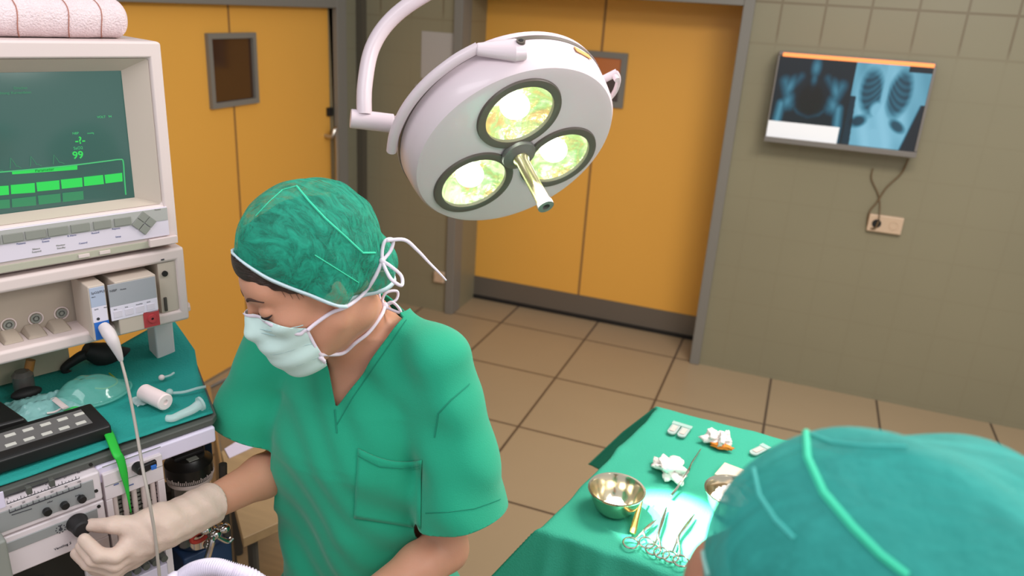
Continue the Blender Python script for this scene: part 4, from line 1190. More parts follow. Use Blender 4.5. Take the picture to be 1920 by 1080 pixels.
# yoke
yk = MB(); yk.tube([LP(p_, 0.250, -0.066) for p_ in (152, 140, 125, 110, 95, 84)], 0.0105, 14)
obj('yoke', yk, m_lampw, lt_)
cl_ = MB()
def oct_(c, ax, u1, u2, a_, b_): return [c+u1*a_*math.cos(t)+u2*b_*math.sin(t) for t in np.linspace(0, 2*PI, 17)[:-1]]
pA, pB = LP(85, 0.250, -0.064), LP(67, 0.236, -0.040)
ax_ = unit(pB-pA); rad = unit((pA+pB)/2-_c); rad = unit(rad-ax_*(rad@ax_)); nn_ = np.cross(ax_, rad)
cl_.hull(oct_(pA, ax_, rad, nn_, .011, .012), oct_(pB-ax_*0.01, ax_, rad, nn_, .018, .027))
cl_.hull(oct_(pB-ax_*0.01, ax_, rad, nn_, .018, .027), oct_(pB+ax_*0.012, ax_, rad, nn_, .015, .022))
cl = obj('yoke_clamp', cl_, m_lampw, lt_, bevel=0.003)
obj('clamp_bolt', MB().cyl(pB+rad*0.014, pB+rad*0.0205, 0.0085, n=20), m_ring, cl)
obj('clamp_bolt_socket', MB().cyl(pB+rad*0.018, pB+rad*0.0212, 0.005, n=6), m_dark, cl)
# right pivot and thin rail
obj('pivot_bar', MB().cyl(LP(3, 0.222, -0.05), LP(3, 0.258, -0.047), 0.008).cyl(LP(3, 0.250, -0.045), LP(3, 0.250, -0.030), 0.006), m_lampw, lt_)
obj('side_rail', MB().tube([LP(3, 0.256, -0.047), LP(-4, 0.258, -0.052), LP(-14, 0.250, -0.060), LP(-22, 0.232, -0.068)], 0.0055, 10), m_lampw, lt_)
pc_ = at(657, 222, 1.60); pd_ = at(757, 234, 1.63)
obj('pivot_joint', MB().cyl(pc_, pc_+(pd_-pc_)*0.80, 0.0195, n=32).cyl(pc_+(pd_-pc_)*0.81, pd_, 0.0165, n=32), m_lampw, lt_, bevel=0.002)
obj('lower_stay', MB().tube([pd_-(pd_-pc_)*0.1, at(752, 262, 1.66), at(764, 300, 1.69), at(785, 330, 1.69)], 0.008, 10), m_beige, lt_)
obj('arm', MB().tube([at(683, 215, 1.60), at(684, 160, 1.60), at(698, 90, 1.60), at(735, 35, 1.60), at(800, -12, 1.60), at(900, -60, 1.62), at(960, -220, 1.7)], 0.0155, 18), m_lampw, lt_)
lp_ = at(1075, 119, 1.62)
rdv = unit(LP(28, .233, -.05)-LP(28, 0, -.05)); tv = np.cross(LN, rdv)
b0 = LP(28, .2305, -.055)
obj('orange_reflection', MB().hull([b0+tv*a_*.024+LN*b_*.007 for a_, b_ in ((-1, -1), (1, -1), (1, 1), (-1, 1))], [b0+rdv*.0015+tv*a_*.024+LN*b_*.007 for a_, b_ in ((-1, -1), (1, -1), (1, 1), (-1, 1))]),
    mat('reflection_amber', (222, 164, 96), 0.4), lt_)  # orange reflection on the housing side, built as a thin coloured plate

# ================================================================== INSTRUMENT TABLE
IZ = 0.93
A = onz(1240, 768, IZ); Cc = onz(1034, 982, IZ); Bd = unit(onz(1510, 838, IZ)-A)
AX = unit(np.array([Bd[0], Bd[1], 0])); LX = 0.47
AY = unit(np.array([Cc[0]-A[0], Cc[1]-A[1], 0])); LYt = np.linalg.norm((Cc-A)[:2])+0.02
def T(u, v, z=IZ): return np.array([A[0], A[1], 0])+AX*u*LX+AY*v*LYt+np.array([0, 0, z])
it = thing('instrument_stand', 'steel instrument stand hidden under the green drape on the tiled floor', 'stand', loc=(T(.5, .5)[0], T(.5, .5)[1], 0))
st = MB(); st.hull([T(a_, b_, IZ-0.022) for a_, b_ in ((.01, .01), (.99, .01), (.99, .99), (.01, .99))], [T(a_, b_, IZ-0.004) for a_, b_ in ((.01, .01), (.99, .01), (.99, .99), (.01, .99))])
obj('tray', st, m_steel, it, bevel=0.004)
ce = T(.5, .5, 0)
obj('column', MB().cyl(ce+np.array([0, 0, .05]), ce+np.array([0, 0, IZ-.022]), 0.02), m_chrome, it)
obj('base', MB().tube([T(.1, .15, .03), T(.5, .5, .05), T(.9, .15, .03)], 0.018, 12, sub=1).tube([T(.1, .85, .03), T(.5, .5, .05), T(.9, .85, .03)], 0.018, 12, sub=1), m_steel, it)
for a_, b_ in ((.1, .15), (.9, .15), (.1, .85), (.9, .85)):
    c = T(a_, b_, 0.025); obj('castor', MB().sphere(c, 0.0249), m_black, it)
m_drape = mat('drape_green', (50, 160, 132), 0.8, bump=0.22, bscale=300, vary=0.06, vscale=8)
def drape(u, v):
    # u,v run past 0..1: the overhang turns down over the rim
    def split(s, length, over):
        s = -over/length+s*(1+2*over/length)
        o = max(0, -s, s-1)*length
        return min(max(s, 0), 1), o, (-1 if s < 0 else 1)
    a_, oa, sa = split(u, LX, 0.30); b_, ob, sb = split(v, LYt, 0.30)
    fl_k = 0.30+(0.35 if sa < 0 and sb < 0 else 0.2 if sa < 0 else 0)
    d = max(oa, ob)+(0.35 if sa > 0 else 0.05)*min(oa, ob)
    P = T(a_, b_, IZ)
    r0 = 0.012
    def out(o): return min(o, r0*1.4)*0.7
    fold = 0.016*math.sin(a_*23+b_*19+1.3)*min(1, d/0.15)+0.009*math.sin(a_*51+b_*37)*min(1, d/.2)
    P = P+AX*sa*(out(oa)+(fold if oa > 0 else 0)+fl_k*min(oa, ob)+0.04*oa)+AY*sb*(out(ob)+(fold if ob > 0 else 0)+fl_k*0.3*min(oa, ob)+0.06*ob)
    z = IZ-max(0, d-r0)-0.002*min(1, d/r0)
    nz_ = 0.0018*noise.noise(Vector((a_*7, b_*9, 3.1)))+0.0012*math.sin(b_*40+3*math.sin(a_*5))*max(0, noise.noise(Vector((a_*3, b_*3, 9))))
    edge = 0.008*math.exp(-((b_-0.42)/.05)**2)*math.exp(-a_/.08)
    P[2] = max(z, IZ-0.55)+nz_+0.003+edge
    return P
N1, N2 = 150, 170
dro = obj('surgical_drape', MB().grid(drape, N1, N2), m_drape, angle=None, solid=0.0015, offset=1.0, fix=False)
tag(dro, 'green surgical drape over the instrument stand', 'drape')
DZ_ = IZ+0.0085
def D(px, py, dz=0.0): return onz(px, py, DZ_+dz)
m_inst = mat('instrument_steel', (206, 200, 184), 0.18, 1.0)
m_bowlst = mat('bowl_steel', (214, 204, 178), 0.16, 1.0)
m_gauze = mat('gauze_white', (240, 228, 224), 0.9, bump=0.5, bscale=160)
def bowl(px, py, label):
    c = D(px, py, 0.045); c[2] = DZ_
    t = thing('steel_bowl', label, 'bowl', loc=c, group='steel bowls on the drape')
    r = 0.0615
    obj('bowl_body', MB().lathe([(0.0001, 0), (0.034, 0.0), (0.044, 0.010), (0.053, 0.030), (0.058, 0.049), (r, 0.0505), (r, 0.053), (0.0575, 0.0525), (0.055, 0.049), (0.050, 0.030), (0.041, 0.012), (0.032, 0.0025), (0.0001, 0.0025)], c, (0, 0, 1), 56), m_bowlst, t)
    return c
b1 = bowl(1156, 922, 'round steel bowl with a small glass cup inside, left of the scissors')
b2 = bowl(1374, 926, 'round steel bowl with gauze inside, half hidden by the foreground head')
gc = thing('glass_cup', 'small pale glass cup standing in the left steel bowl', 'cup', loc=b1+np.array([0, 0, .003]))
obj('cup_body', MB().lathe([(0.0001, 0.0005), (0.013, 0.0005), (0.0165, 0.004), (0.0175, 0.026), (0.0155, 0.028), (0.014, 0.024), (0.0001, 0.022)], b1+np.array([0.002, -0.012, .003]), (0.05, -0.1, 1), 28), mat('cup_glass_pale', (222, 226, 228), 0.2), gc)
def tuft(name, c, rx, ry, rz, seed, label, m=m_gauze, parent=None, rot=0.0, amp=.55):
    c = np.array(c, float)
    def fn(u, v):
        a_ = 2*PI*u; b_ = PI*v
        d = np.array([math.cos(a_)*math.sin(b_), math.sin(a_)*math.sin(b_), math.cos(b_)])
        k = 1+amp*noise.noise(Vector(d*1.7)+Vector((seed, 0, 0)))+0.28*noise.noise(Vector(d*4.5)+Vector((0, seed, 0)))
        x, y, z = d[0]*rx*k, d[1]*ry*k, d[2]*rz*k
        return (c[0]+x*math.cos(rot)-y*math.sin(rot), c[1]+x*math.sin(rot)+y*math.cos(rot), max(c[2]+z, c[2]-rz*0.6))
    o = obj(name, MB().grid(fn, 40, 24), m, parent, angle=None)
    if label: tag(o, label, 'gauze')
    return o
t_ = D(1256, 888); tuft('gauze_pad', t_+np.array([0, 0, .012]), .040, .030, .018, 2.2, 'crumpled white gauze pad in the middle of the drape behind the scissors', rot=-.7, amp=.9)
g2 = D(1345, 830)
gt = thing('folded_gauze', 'folded white gauze with an orange iodine stain near the far edge', 'gauze', loc=g2)
tuft('gauze_fold', g2+np.array([-.006, 0.0, .012]), .028, .022, .018, 5.1, None, parent=gt, rot=.2)
tuft('gauze_sheet', g2+np.array([.016, -.004, .014]), .016, .026, .020, 8.4, None, parent=gt, rot=-.2)
tuft('iodine_stain', g2+np.array([.012, -.024, .006]), .027, .009, .008, 3.4, None, m=mat('iodine_orange', (232, 132, 44), 0.8), parent=gt, amp=.3)
tuft('gauze_ball', b2+np.array([-.004, -.006, .033]), .030, .034, .022, 7.7, 'white gauze wad inside the right steel bowl', rot=.5)
def blister(px, py, ang, label, n=2):
    c = D(px, py); ca, sa = math.cos(ang), math.sin(ang)
    t = thing('blister_pack', label, 'blister pack', loc=c, group='clear packs on the drape')
    def R2(x, y, z): return (c[0]+x*ca-y*sa, c[1]+x*sa+y*ca, c[2]+z)
    for k in range(n):
        x0 = (k-(n-1)/2)*0.026
        o2 = [(x0-.0115, .030), (x0+.0115, .030), (x0+.0115, -.020)]+[(x0+.0115*math.cos(q), -.020-.012*math.sin(q)) for q in np.linspace(0.2, PI-.2, 7)]+[(x0-.0115, -.020)]
        obj('pack_cell', MB().hull([R2(x, y, .0005) for x, y in o2], [R2(x*1.0, y, .005) for x, y in o2]), mat('pack_clear', (190, 205, 200), 0.15, alpha=0.7), t, bevel=0.001)
        obj('pack_content', MB().hull([R2(x0+x, y, .0052) for x, y in ((-.006, .010), (.006, .010), (.006, -.020), (-.006, -.020))], [R2(x0+x, y, .0066) for x, y in ((-.006, .010), (.006, .010), (.006, -.020), (-.006, -.020))]), mat('pack_content', (206, 186, 176), 0.6), t)
    obj('pack_header', MB().hull([R2(x, y, .0052) for x, y in ((-.013*n, .018), (.013*n, .018), (.013*n, .033), (-.013*n, .033))], [R2(x, y, .0062) for x, y in ((-.013*n, .018), (.013*n, .018), (.013*n, .033), (-.013*n, .033))]), mat('pack_header', (160, 190, 180), 0.4), t)
blister(1273, 808, -.15, 'twin clear blister pack near the far left corner of the drape')
blister(1423, 846, -.55, 'single clear blister pack near the far edge beside the foreground head', 1)
pf = D(1368, 890); pk = MB()
fdir = unit(D(1352, 905)-D(1382, 870)); sdir = unit(np.cross(fdir, (0, 0, 1)))
pk.hull([pf+fdir*a_*.032+sdir*b_*.026+np.array([0, 0, .0008]) for a_, b_ in ((-1, -1), (1, -1), (1, 1), (-1, 1))], [pf+fdir*a_*.032+sdir*b_*.026+np.array([0, 0, .008]) for a_, b_ in ((-1, -1), (1, -1), (1, 1), (-1, 1))])
tag(obj('dressing_pack', pk, mat('pack_cream', (232, 208, 184), 0.6), bevel=0.002), 'flat cream dressing pack behind the right steel bowl', 'dressing')
# probe and spatula
P_ = [D(1258, 930, .004), D(1272, 912, .008), D(1290, 884, .030), D(1297, 868, .020), D(1314, 842, .006)]
tag(obj('probe', MB().tube(P_, [.0035, .003, .0028, .0018, .0014], 10), m_inst), 'long thin steel probe lying under the middle gauze pad', 'probe')
sp_ = D(1186, 1000, .003); sq_ = D(1209, 916, .030)
sp1 = D(1194, 968, .012)
tag(obj('spatula_handle', MB().tube([sp_, sp_*0.7+sp1*0.3, sp1, sp1*.4+sq_*.6, sq_], [.006, .0078, .006, .0038, .0028], 14, flat=(.3, -.5, .8)), mat('steel_gold_reflection', (206, 176, 104), 0.22, 1.0)), 'gold-reflecting steel tweezers leaning on the rim of the left bowl', 'tweezers')  # steel; the gold reflection is painted into its base colour
def scissors(r1, r2, joint, tip, label, rr_=0.0150, tube_=.0021):
    dz = np.array([0, 0, .004])
    a_, b_, j, t = [D(*q)+dz for q in (r1, r2, joint, tip)]
    g = thing('surgical_scissors', label, 'scissors', loc=j, group='surgical scissors on the drape')
    for k, (c, o_) in enumerate(((a_, b_), (b_, a_))):
        ring = [c+np.array([rr_*1.0*math.cos(q), rr_*1.12*math.sin(q), 0.0018*k]) for q in np.linspace(0, 2*PI, 21)[:-1]]
        hb_ = MB().tube(ring, tube_, 10, sub=2, closed=True)
        d = unit(j-c); sd = unit(np.cross(unit(t-j), (0, 0, 1)))*(.0016 if k else -.0016)
        hb_.tube([c+d*rr_, c+(j-c)*.6, j+dz*.2*k, j+(t-j)*.5+sd+dz*.2*k, t+sd*.3+dz*.2*k], [.0022, .0022, .0034, .0026, .0009], 8)
        obj('blade_half', hb_, m_inst, g)
    obj('screw', MB().cyl(j-dz*.3, j+dz*.8, .0028, n=16), m_inst, g)
scissors((1182, 1021), (1212, 1022), (1206, 1000), (1230, 978), 'first surgical scissors from the left, short blades beside the gold-reflecting tweezers')
scissors((1224, 1033), (1240, 1041), (1234, 1006), (1249, 955), 'slim scissors between the other two pairs, blades pointing far up the drape')
scissors((1257, 1047), (1276, 1056), (1272, 1010), (1301, 968), 'rightmost scissors on the brightly lit patch, next to the foreground head')
# ================================================================== PEOPLE
m_skin = mat('skin_light', (202, 146, 118), 0.5, vary=0.05, vscale=30, sss=0.25, bump=0.04, bscale=300)
m_skind = mat('skin_tan', (170, 116, 92), 0.55, sss=0.2)
m_hair = mat('hair_dark_brown', (54, 38, 30), 0.42, bump=0.9, bscale=60, stretch=(1, 1, 7), vary=0.4, vscale=40)
m_scrub = mat('scrub_green', (20, 156, 120), 0.85, bump=0.12, bscale=500, vary=0.04, vscale=5, sheen=0.2)
m_seam = mat('scrub_seam', (20, 132, 104), 0.85)
m_pants = mat('scrub_trousers', (24, 130, 118), 0.85)
m_maskw = mat('face_mask_pale', (206, 232, 226), 0.7, vary=0.09, vscale=16)
m_tie = mat('tie_white', (228, 216, 228), 0.7)
m_brow = mat('eyebrow', (70, 46, 36), 0.8)
m_capg = mat('cap_band_white', (206, 226, 232), 0.7)
def cap_mat(name, c, dark, alpha, scale):
    m = mat(name, c, 0.75, bump=0.35, bscale=45); nt = m.node_tree; b = nt.nodes['Principled BSDF']
    tc = nt.nodes.new('ShaderNodeTexCoord'); mp = nt.nodes.new('ShaderNodeMapping'); mp.inputs['Scale'].default_value = (0.8, 3.6, 1.6)
    mp.inputs['Rotation'].default_value = (0.3, 0.5, 0.9)
    nt.links.new(tc.outputs['Object'], mp.inputs[0])
    n = nt.nodes.new('ShaderNodeTexNoise'); n.inputs['Scale'].default_value = scale; n.inputs['Detail'].default_value = 9; n.inputs['Roughness'].default_value = .72
    n.inputs['Distortion'].default_value = 1.3
    nt.links.new(mp.outputs[0], n.inputs['Vector'])
    cr = nt.nodes.new('ShaderNodeMapRange'); cr.inputs['From Min'].default_value = .35; cr.inputs['From Max'].default_value = .65
    cr.inputs['To Min'].default_value = alpha[0]; cr.inputs['To Max'].default_value = alpha[1]
    nt.links.new(n.outputs['Fac'], cr.inputs[0]); nt.links.new(cr.outputs[0], b.inputs['Alpha'])
    return m

# ---------------- the masked woman
hs_ = 1.05
HL = np.array([0.756, -0.654, 0.016]); HF = np.array([-0.593, -0.695, -0.406]); HU = np.array([-0.276, -0.298, 0.914])
HB = np.stack([unit(HL), unit(HF), unit(HU)], 1)
HC = at(600-15.6, 560-33.2, 1.276)
def h2w(p): return HC+hs_*(HB@np.array(p, float))
def w2h(P): return ((P-HC)@HB)/hs_
def head_sdf(P, neck=True):
    """P in head coordinates: x to her left, y forward, z up"""
    Q = P.copy(); Q[:, 0] = np.abs(Q[:, 0])
    d = ell(Q, (0, -.012, .035), (.076, .098, .088))
    d = smin(d, ell(Q, (0, .030, -.030), (.062, .066, .078)), .03)
    d = smin(d, cap_(Q, (.052, .0, -.055), (.012, .074, -.108), .016, .015), .035)
    d = smin(d, ell(Q, (0, .052, -.085), (.036, .032, .036)), .03)
    d = smin(d, ell(Q, (0, .070, .036), (.052, .026, .030)), .02)          # brow
    d = smin(d, ell(Q, (.042, .058, -.022), (.022, .024, .020)), .02)      # cheek
    d = smax(d, -ell(Q, (.032, .104, .008), (.019, .019, .012)), .012)     # socket
    d = smin(d, ell(Q, (.032, .079, .006), (.0165, .0135, .0125)), .004)   # lid over the eye
    d = smin(d, chain(Q, [(0, .090, .018), (0, .104, -.012), (0, .111, -.030)], [.008, .0085, .011], .006), .010)
    d = smin(d, ell(Q, (.012, .098, -.034), (.008, .010, .007)), .006)
    d = smin(d, ell(Q, (0, .092, -.062), (.022, .010, .005)), .005)
    d = smin(d, ell(Q, (0, .091, -.072), (.019, .010, .006)), .005)
    e = ell(Q, (.074, -.016, -.006), (.0085, .016, .027))
    e = smax(e, -ell(Q, (.085, -.010, -.003), (.009, .009, .016)), .004)
    d = smin(d, e, .006)
    return d
# torso frame
SL = at(848, 672, 1.36); SR = at(497, 628, 1.50)
zsh = 0.5*(SL[2]+SR[2]); MS = 0.5*(SL+SR); MS[2] = zsh
TX = unit([SL[0]-SR[0], SL[1]-SR[1], 0]); TF = np.array([TX[1], -TX[0], 0.0])
PEL = MS+np.array([0.015, 0.03, -0.52])
TU = unit(MS-PEL); TF = unit(TF-TU*(TF@TU))
TB = np.stack([TX, TF, TU], 1)
def w2t(P): return (P-PEL)@TB
def t2w(p): return PEL+TB@np.array(p, float)
LT_ = np.linalg.norm(MS-PEL)
NB = MS-TF*0.025+TU*0.045       # neck root
SKB = h2w((0, -.035, -.07))
ELL = at(836, 1030, 1.47); WRL = at(655, 1150, 1.33)
ELR = at(545, 866, 1.56); WRR = at(338, 974, 1.335)
def interp(s, xs, ys): return np.interp(s, xs, ys)
def torso(P, fat=0.0):
    q = w2t(P); s = q[:, 2]
    a = interp(s, [-.12, 0, .17, .33, .44, .52, .56], [.175, .172, .140, .150, .150, .10, .06])+fat
    b = interp(s, [-.12, 0, .17, .33, .44, .52, .56], [.115, .112, .098, .105, .090, .06, .045])+fat
    yc = interp(s, [0, .2, .35, .5], [0, .012, .012, -.01])
    x = q[:, 0]/a; y = (q[:, 1]-yc)/b
    r = np.sqrt(x*x+y*y)
    d = (r-1)*np.minimum(a, b)
    return np.maximum(d, np.maximum(-.14-s, s-.545))
sl_ = SL-TX*0.028-np.array([0, 0, .018]); sr_ = SR+TX*0.028-np.array([0, 0, .018])
def body(P):
    H_ = w2h(P)
    d = head_sdf(H_)*hs_
    nk = smin(cap_(P, SKB, NB, .048, .052), cap_(P, h2w((0, .01, -.085)), NB+TF*.035-TU*.035, .034, .040), .03)
    d = smin(d, nk, .03)
    t = torso(P)
    t = smin(t, chain(P, [NB-TU*.02, sl_], [.04, .050], .02), .05)
    t = smin(t, chain(P, [NB-TU*.02, sr_], [.04, .050], .02), .05)
    d = smin(d, t, .03)
    d = smin(d, chain(P, [sl_, sl_*.5+ELL*.5, ELL, ELL*.72+WRL*.28, WRL], [.048, .043, .039, .042, .027], .02), .02)
    d = smin(d, chain(P, [sr_, sr_*.5+ELR*.5, ELR, ELR*.72+WRR*.28, WRR], [.048, .042, .037, .039, .025], .02), .02)
    # clavicle / notch modelling
    q = w2t(P); q[:, 0] = np.abs(q[:, 0])
    d = smin(d, cap_(q, (.02, .068, .452), (.13, .03, .485), .008, .007), .015)
    # her left hand, below the picture
    hd_ = unit(WRL-ELL); pm = WRL+hd_*.075
    d = smin(d, chain(P, [WRL, pm], [.027, .034], .02), .02)
    for k in range(4):
        o_ = np.cross(hd_, TU)*(k-1.5)*.019
        d = smin(d, chain(P, [pm+o_, pm+o_+hd_*.035-TU*.01, pm+o_+hd_*.06-TU*.03], [.010, .009, .0075], .005), .006)
    d = smin(d, chain(P, [WRL+hd_*.03+TF*.02, WRL+hd_*.06+TF*.045, WRL+hd_*.09+TF*.05], [.012, .010, .008], .005), .010)
    return d
wom = thing('person', 'person in green scrubs, cap and face mask turning a knob with a gloved hand', 'person', loc=(PEL[0], PEL[1], 0), group='theatre staff')
allp = np.array([HC+.15, HC-.15, SL+.08, SR-.08, ELL+.08, ELL-.08, WRL-.2, WRR-.06, PEL-.15, h2w((0, 0, .15))])
# the right hand inside the glove ends the arm; the glove carries the fingers
V, Fs = nets(body, allp.min(0)-.02, allp.max(0)+.02, 0.0042)
bo_ = nobj('body', V, Fs, m_skin, wom, angle=None)
btree = bvh(V, Fs)
# eyebrow, lashes
def on_tree(tree, pxs, off): 
    return [p for p in (hit(tree, x, y, off) for x, y in pxs) if p is not None]
def hproj(p, off=0.001):
    """head-space point pushed to the skin along the head-space ray towards the skull centre"""
    p = np.array(p, float)
    for _ in range(12):
        P1 = p[None]; e = 1e-3
        d = head_sdf(P1)[0]; g = np.array([head_sdf(P1+np.eye(3)[i]*e)[0]-d for i in range(3)])/e
        p = p-(d-off)*g/(g@g+1e-9)
    return h2w(p)
for s in (1, -1):
    obj('eyebrow', MB().tube([hproj((s*x, y, z), .0005) for x, y, z in ((.012, .095, .026), (.022, .095, .031), (.034, .088, .033), (.046, .076, .028))], [.0022, .0030, .0026, .001], 8), m_brow, wom)
    obj('eyelashes', MB().tube([hproj((s*x, y, z), .0008) for x, y, z in ((.018, .097, .0005), (.026, .098, -.002), (.036, .094, -.002), (.046, .084, .001), (.050, .078, .003))], [.0008, .0017, .0022, .0018, .0006], 8), mat('lash_black', (30, 20, 18), 0.6), wom)
def capf(P):
    H_ = w2h(P); Q = H_.copy(); Q[:, 0] = np.abs(Q[:, 0])
    d = ell(Q, (0, -.014, .058), (.090, .100, .098))
    d = smin(d, ell(Q, (0, -.052, .045), (.076, .076, .082)), .04)
    d = smin(d, ell(Q, (.070, -.016, .0), (.024, .032, .030)), .02)
    d = smin(d, ell(Q, (0, -.084, -.022), (.054, .052, .046)), .03)
    x, y, z = H_.T
    w = .0016*np.sin(z*95+y*60+3*np.sin(x*40))+.0012*np.sin(y*130-z*70+2*np.sin(x*55+1))
    w = w*np.clip(((-y)-.0)/.06, .25, 1)
    ridge = .0014*np.exp(-(x/.004)**2)
    return (d-ridge+w)*hs_
def capline(H_):
    # height of the band as a function of y (front high, ear low, nape rising a little)
    return np.interp(H_[:, 1], [-.17, -.13, -.09, -.05, -.018, .017, .057, .078, .10], [-.056, -.056, -.052, -.042, -.026, .016, .064, .096, .100])
# hair shell
def hair(P):
    H_ = w2h(P); Q = H_.copy(); Q[:, 0] = np.abs(Q[:, 0])
    d = ell(Q, (0, -.012, .038), (.081, .103, .092))
    d = smin(d, ell(Q, (0, .041, .078), (.054, .048, .040)), .02)
    d = smin(d, cap_(Q, (.068, .030, .045), (.071, -.004, .015), .014, .008), .015)
    d = smin(d, ell(Q, (0, -.070, .025), (.050, .050, .050)), .03)
    # clear the face and the ears
    hz = np.interp(Q[:, 1], [-.01, .017, .05, .073, .1], [-.03, .010, .033, .050, .070])
    d = smax(d, np.where(Q[:, 1] > -.012, (hz-Q[:, 2])*.8, -.05), .004)
    d = smax(d, -ell(Q, (.088, .000, -.050), (.042, .050, .052)), .004)
    d = smax(d, -(Q[:, 2]+.045+np.clip(-Q[:, 1]-.06, 0, 1)*.3), .01)
    above = H_[:, 2] > capline(H_)-.004
    d = np.where(above, np.maximum(d, capf(P)/hs_+.0045), d)
    w = np.sin(H_[:, 1]*160+H_[:, 2]*220+np.sin(H_[:, 0]*60)*2)*.0007
    return (d+w)*hs_
hlo, hhi = HC-.2, HC+.2
V, Fs = nets(hair, hlo, hhi, 0.003)
nobj('hair', V, Fs, m_hair, wom, angle=None)
rs = random.Random(4)
st_ = MB()
for k in range(9):
    y = .068-.003*k+rs.uniform(-.004, .004); z = .055-.0022*k
    st_.tube([hproj((.066, y, z+.02), .004), hproj((.072, y-.010, z+.004), .003), hproj((.074, y-.014+rs.uniform(-.006, .004), z-.018-rs.uniform(0, .012)), .0008)], [.0008, .0006, .0002], 4, sub=3)
obj('hair_wisps', st_, m_hair, wom)
# cap
V, Fs = nets(capf, HC-.26, HC+.26, 0.0032)
Hc = w2h(V); g = Hc[:, 2]-capline(Hc)
V, Fs = clip(V, Fs, g)
m_cap = cap_mat('cap_green_sheer', (24, 158, 128), 0, (0.34, 0.97), 20)
capo = nobj('surgical_cap', V, Fs, m_cap, wom, angle=None)
ctree = bvh(V, Fs)
# band along the cut: trace by sampling angles around the head
def band_points(n, f, line, c0=(0, -.02), zoff=0.0):
    out = []
    for k in range(n):
        a_ = 2*PI*k/n; r = .06
        lo, hi_ = .02, .30
        for _ in range(26):
            r = .5*(lo+hi_); p = np.array([[c0[0]+r*math.sin(a_)*.75, c0[1]+r*math.cos(a_), 0]])
            p[:, 2] = line(p)+zoff
            if f(HC+hs_*(p@HB.T))[0] < 0: lo = r
            else: hi_ = r
        out.append(h2w(p[0]))
    return out
bp_ = band_points(72, capf, capline)
bm_ = MB()
H0 = [np.array(p) for p in bp_]
ctr = sum(H0)/len(H0)
vs = []
for p in H0:
    o_ = unit(p-ctr-HB[:, 2]*((p-ctr)@HB[:, 2]))
    vs += [p+o_*.0022-HB[:, 2]*.0042, p+o_*.0030+HB[:, 2]*.0032]
n_ = len(H0)
bm_.add(vs, [(2*i, 2*((i+1) % n_), 2*((i+1) % n_)+1, 2*i+1) for i in range(n_)])
obj('cap_band', bm_, m_capg, capo, angle=None, solid=.003, offset=0)
m_capseam = mat('cap_seam', (60, 206, 164), 0.7)
def seamline(tree, pts, r, m, parent, name, off=.0005, dens=8, flat=None):
    fine = []
    for i in range(len(pts)-1):
        for k in range(dens): 
            t = k/dens; fine.append((pts[i][0]*(1-t)+pts[i+1][0]*t, pts[i][1]*(1-t)+pts[i+1][1]*t))
    fine.append(pts[-1])
    P = on_tree(tree, fine, off)
    if len(P) < 3: return None
    return obj(name, MB().tube(P, r, 6, sub=1), m, parent)
seamline(ctree, [(556, 349), (580, 378), (610, 410), (650, 446), (680, 474), (703, 474)], .0017, m_capseam, capo, 'cap_seam')
seamline(ctree, [(590, 478), (630, 503), (672, 530)], .0009, m_capseam, capo, 'cap_fold')
seamline(ctree, [(556, 349), (530, 356), (505, 378), (480, 405)], .0008, m_capseam, capo, 'cap_fold')
# face mask
def maskf(P):
    H_ = w2h(P); Q = H_.copy(); Q[:, 0] = np.abs(Q[:, 0])
    d = ell(Q, (0, .050, -.070), (.060, .058, .064))
    d = smin(d, ell(Q, (0, .080, -.030), (.018, .028, .032)), .03)
    d = smin(d, ell(Q, (0, .074, -.066), (.036, .034, .048)), .03)
    d = smin(d, head_sdf(H_)-.0035, .012)
    z = H_[:, 2]
    pl = .0011*np.sin((z+.03)*190+H_[:, 1]*30)
    return (d+pl*np.clip((H_[:, 1]-.0)/.05, 0, 1))*hs_
V, Fs = nets(maskf, HC-.22, HC+.22, 0.0028)
Hm = w2h(V)
ax_x = np.abs(Hm[:, 0])
topl = np.interp(Hm[:, 1], [.0, .045, .075, .10, .13], [-.046, -.034, -.012, .004, .008])
botl = np.interp(Hm[:, 1], [.0, .03, .12], [-.112, -.150, -.20])
g = np.minimum(np.minimum(topl-Hm[:, 2], Hm[:, 2]-botl), (Hm[:, 1]-.044))
V, Fs = clip(V, Fs, g)
mko = nobj('face_mask', V, Fs, m_maskw, wom, angle=None, solid=.0012, offset=1)
mtree = bvh(V, Fs)
def edge_strip(line_fn, n, t0, t1, r):
    return None
# top border and side border, traced on the mask surface
def mproj(p, off=.001):
    p = np.array(p, float)
    for _ in range(10):
        P1 = h2w(p)[None]; e = 1e-3
        d = maskf(P1)[0]/hs_
        g_ = np.array([maskf((h2w(p+np.eye(3)[i]*e))[None])[0]/hs_-d for i in range(3)])/e
        p = p-(d-off)*g_/(g_@g_+1e-9)
    return h2w(p)
def topz(y): return float(np.interp(y, [.0, .045, .075, .10, .13], [-.046, -.034, -.012, .004, .008]))
tl = []
for x, y in ((.061, .045), (.058, .050), (.052, .058), (.044, .070), (.034, .083), (.020, .094), (.008, .104), (0, .108), (-.008, .104), (-.020, .094), (-.034, .083), (-.044, .070), (-.052, .058), (-.058, .050), (-.061, .045)):
    tl.append(mproj((x, y, topz(y)-.002), .0012))
obj('mask_top_border', MB().tube(tl, .0030, 8, flat=HF*0.3+HL), m_tie, mko, angle=None)
for s in (1, -1):
    sd_ = [mproj((s*(.062-.10*max(0, -.06-z)), .045, z), .0012) for z in (-.036, -.052, -.068, -.084, -.096, -.106, -.114)]
    obj('mask_side_border', MB().tube(sd_, .0024, 8, flat=HL), m_tie, mko, angle=None)
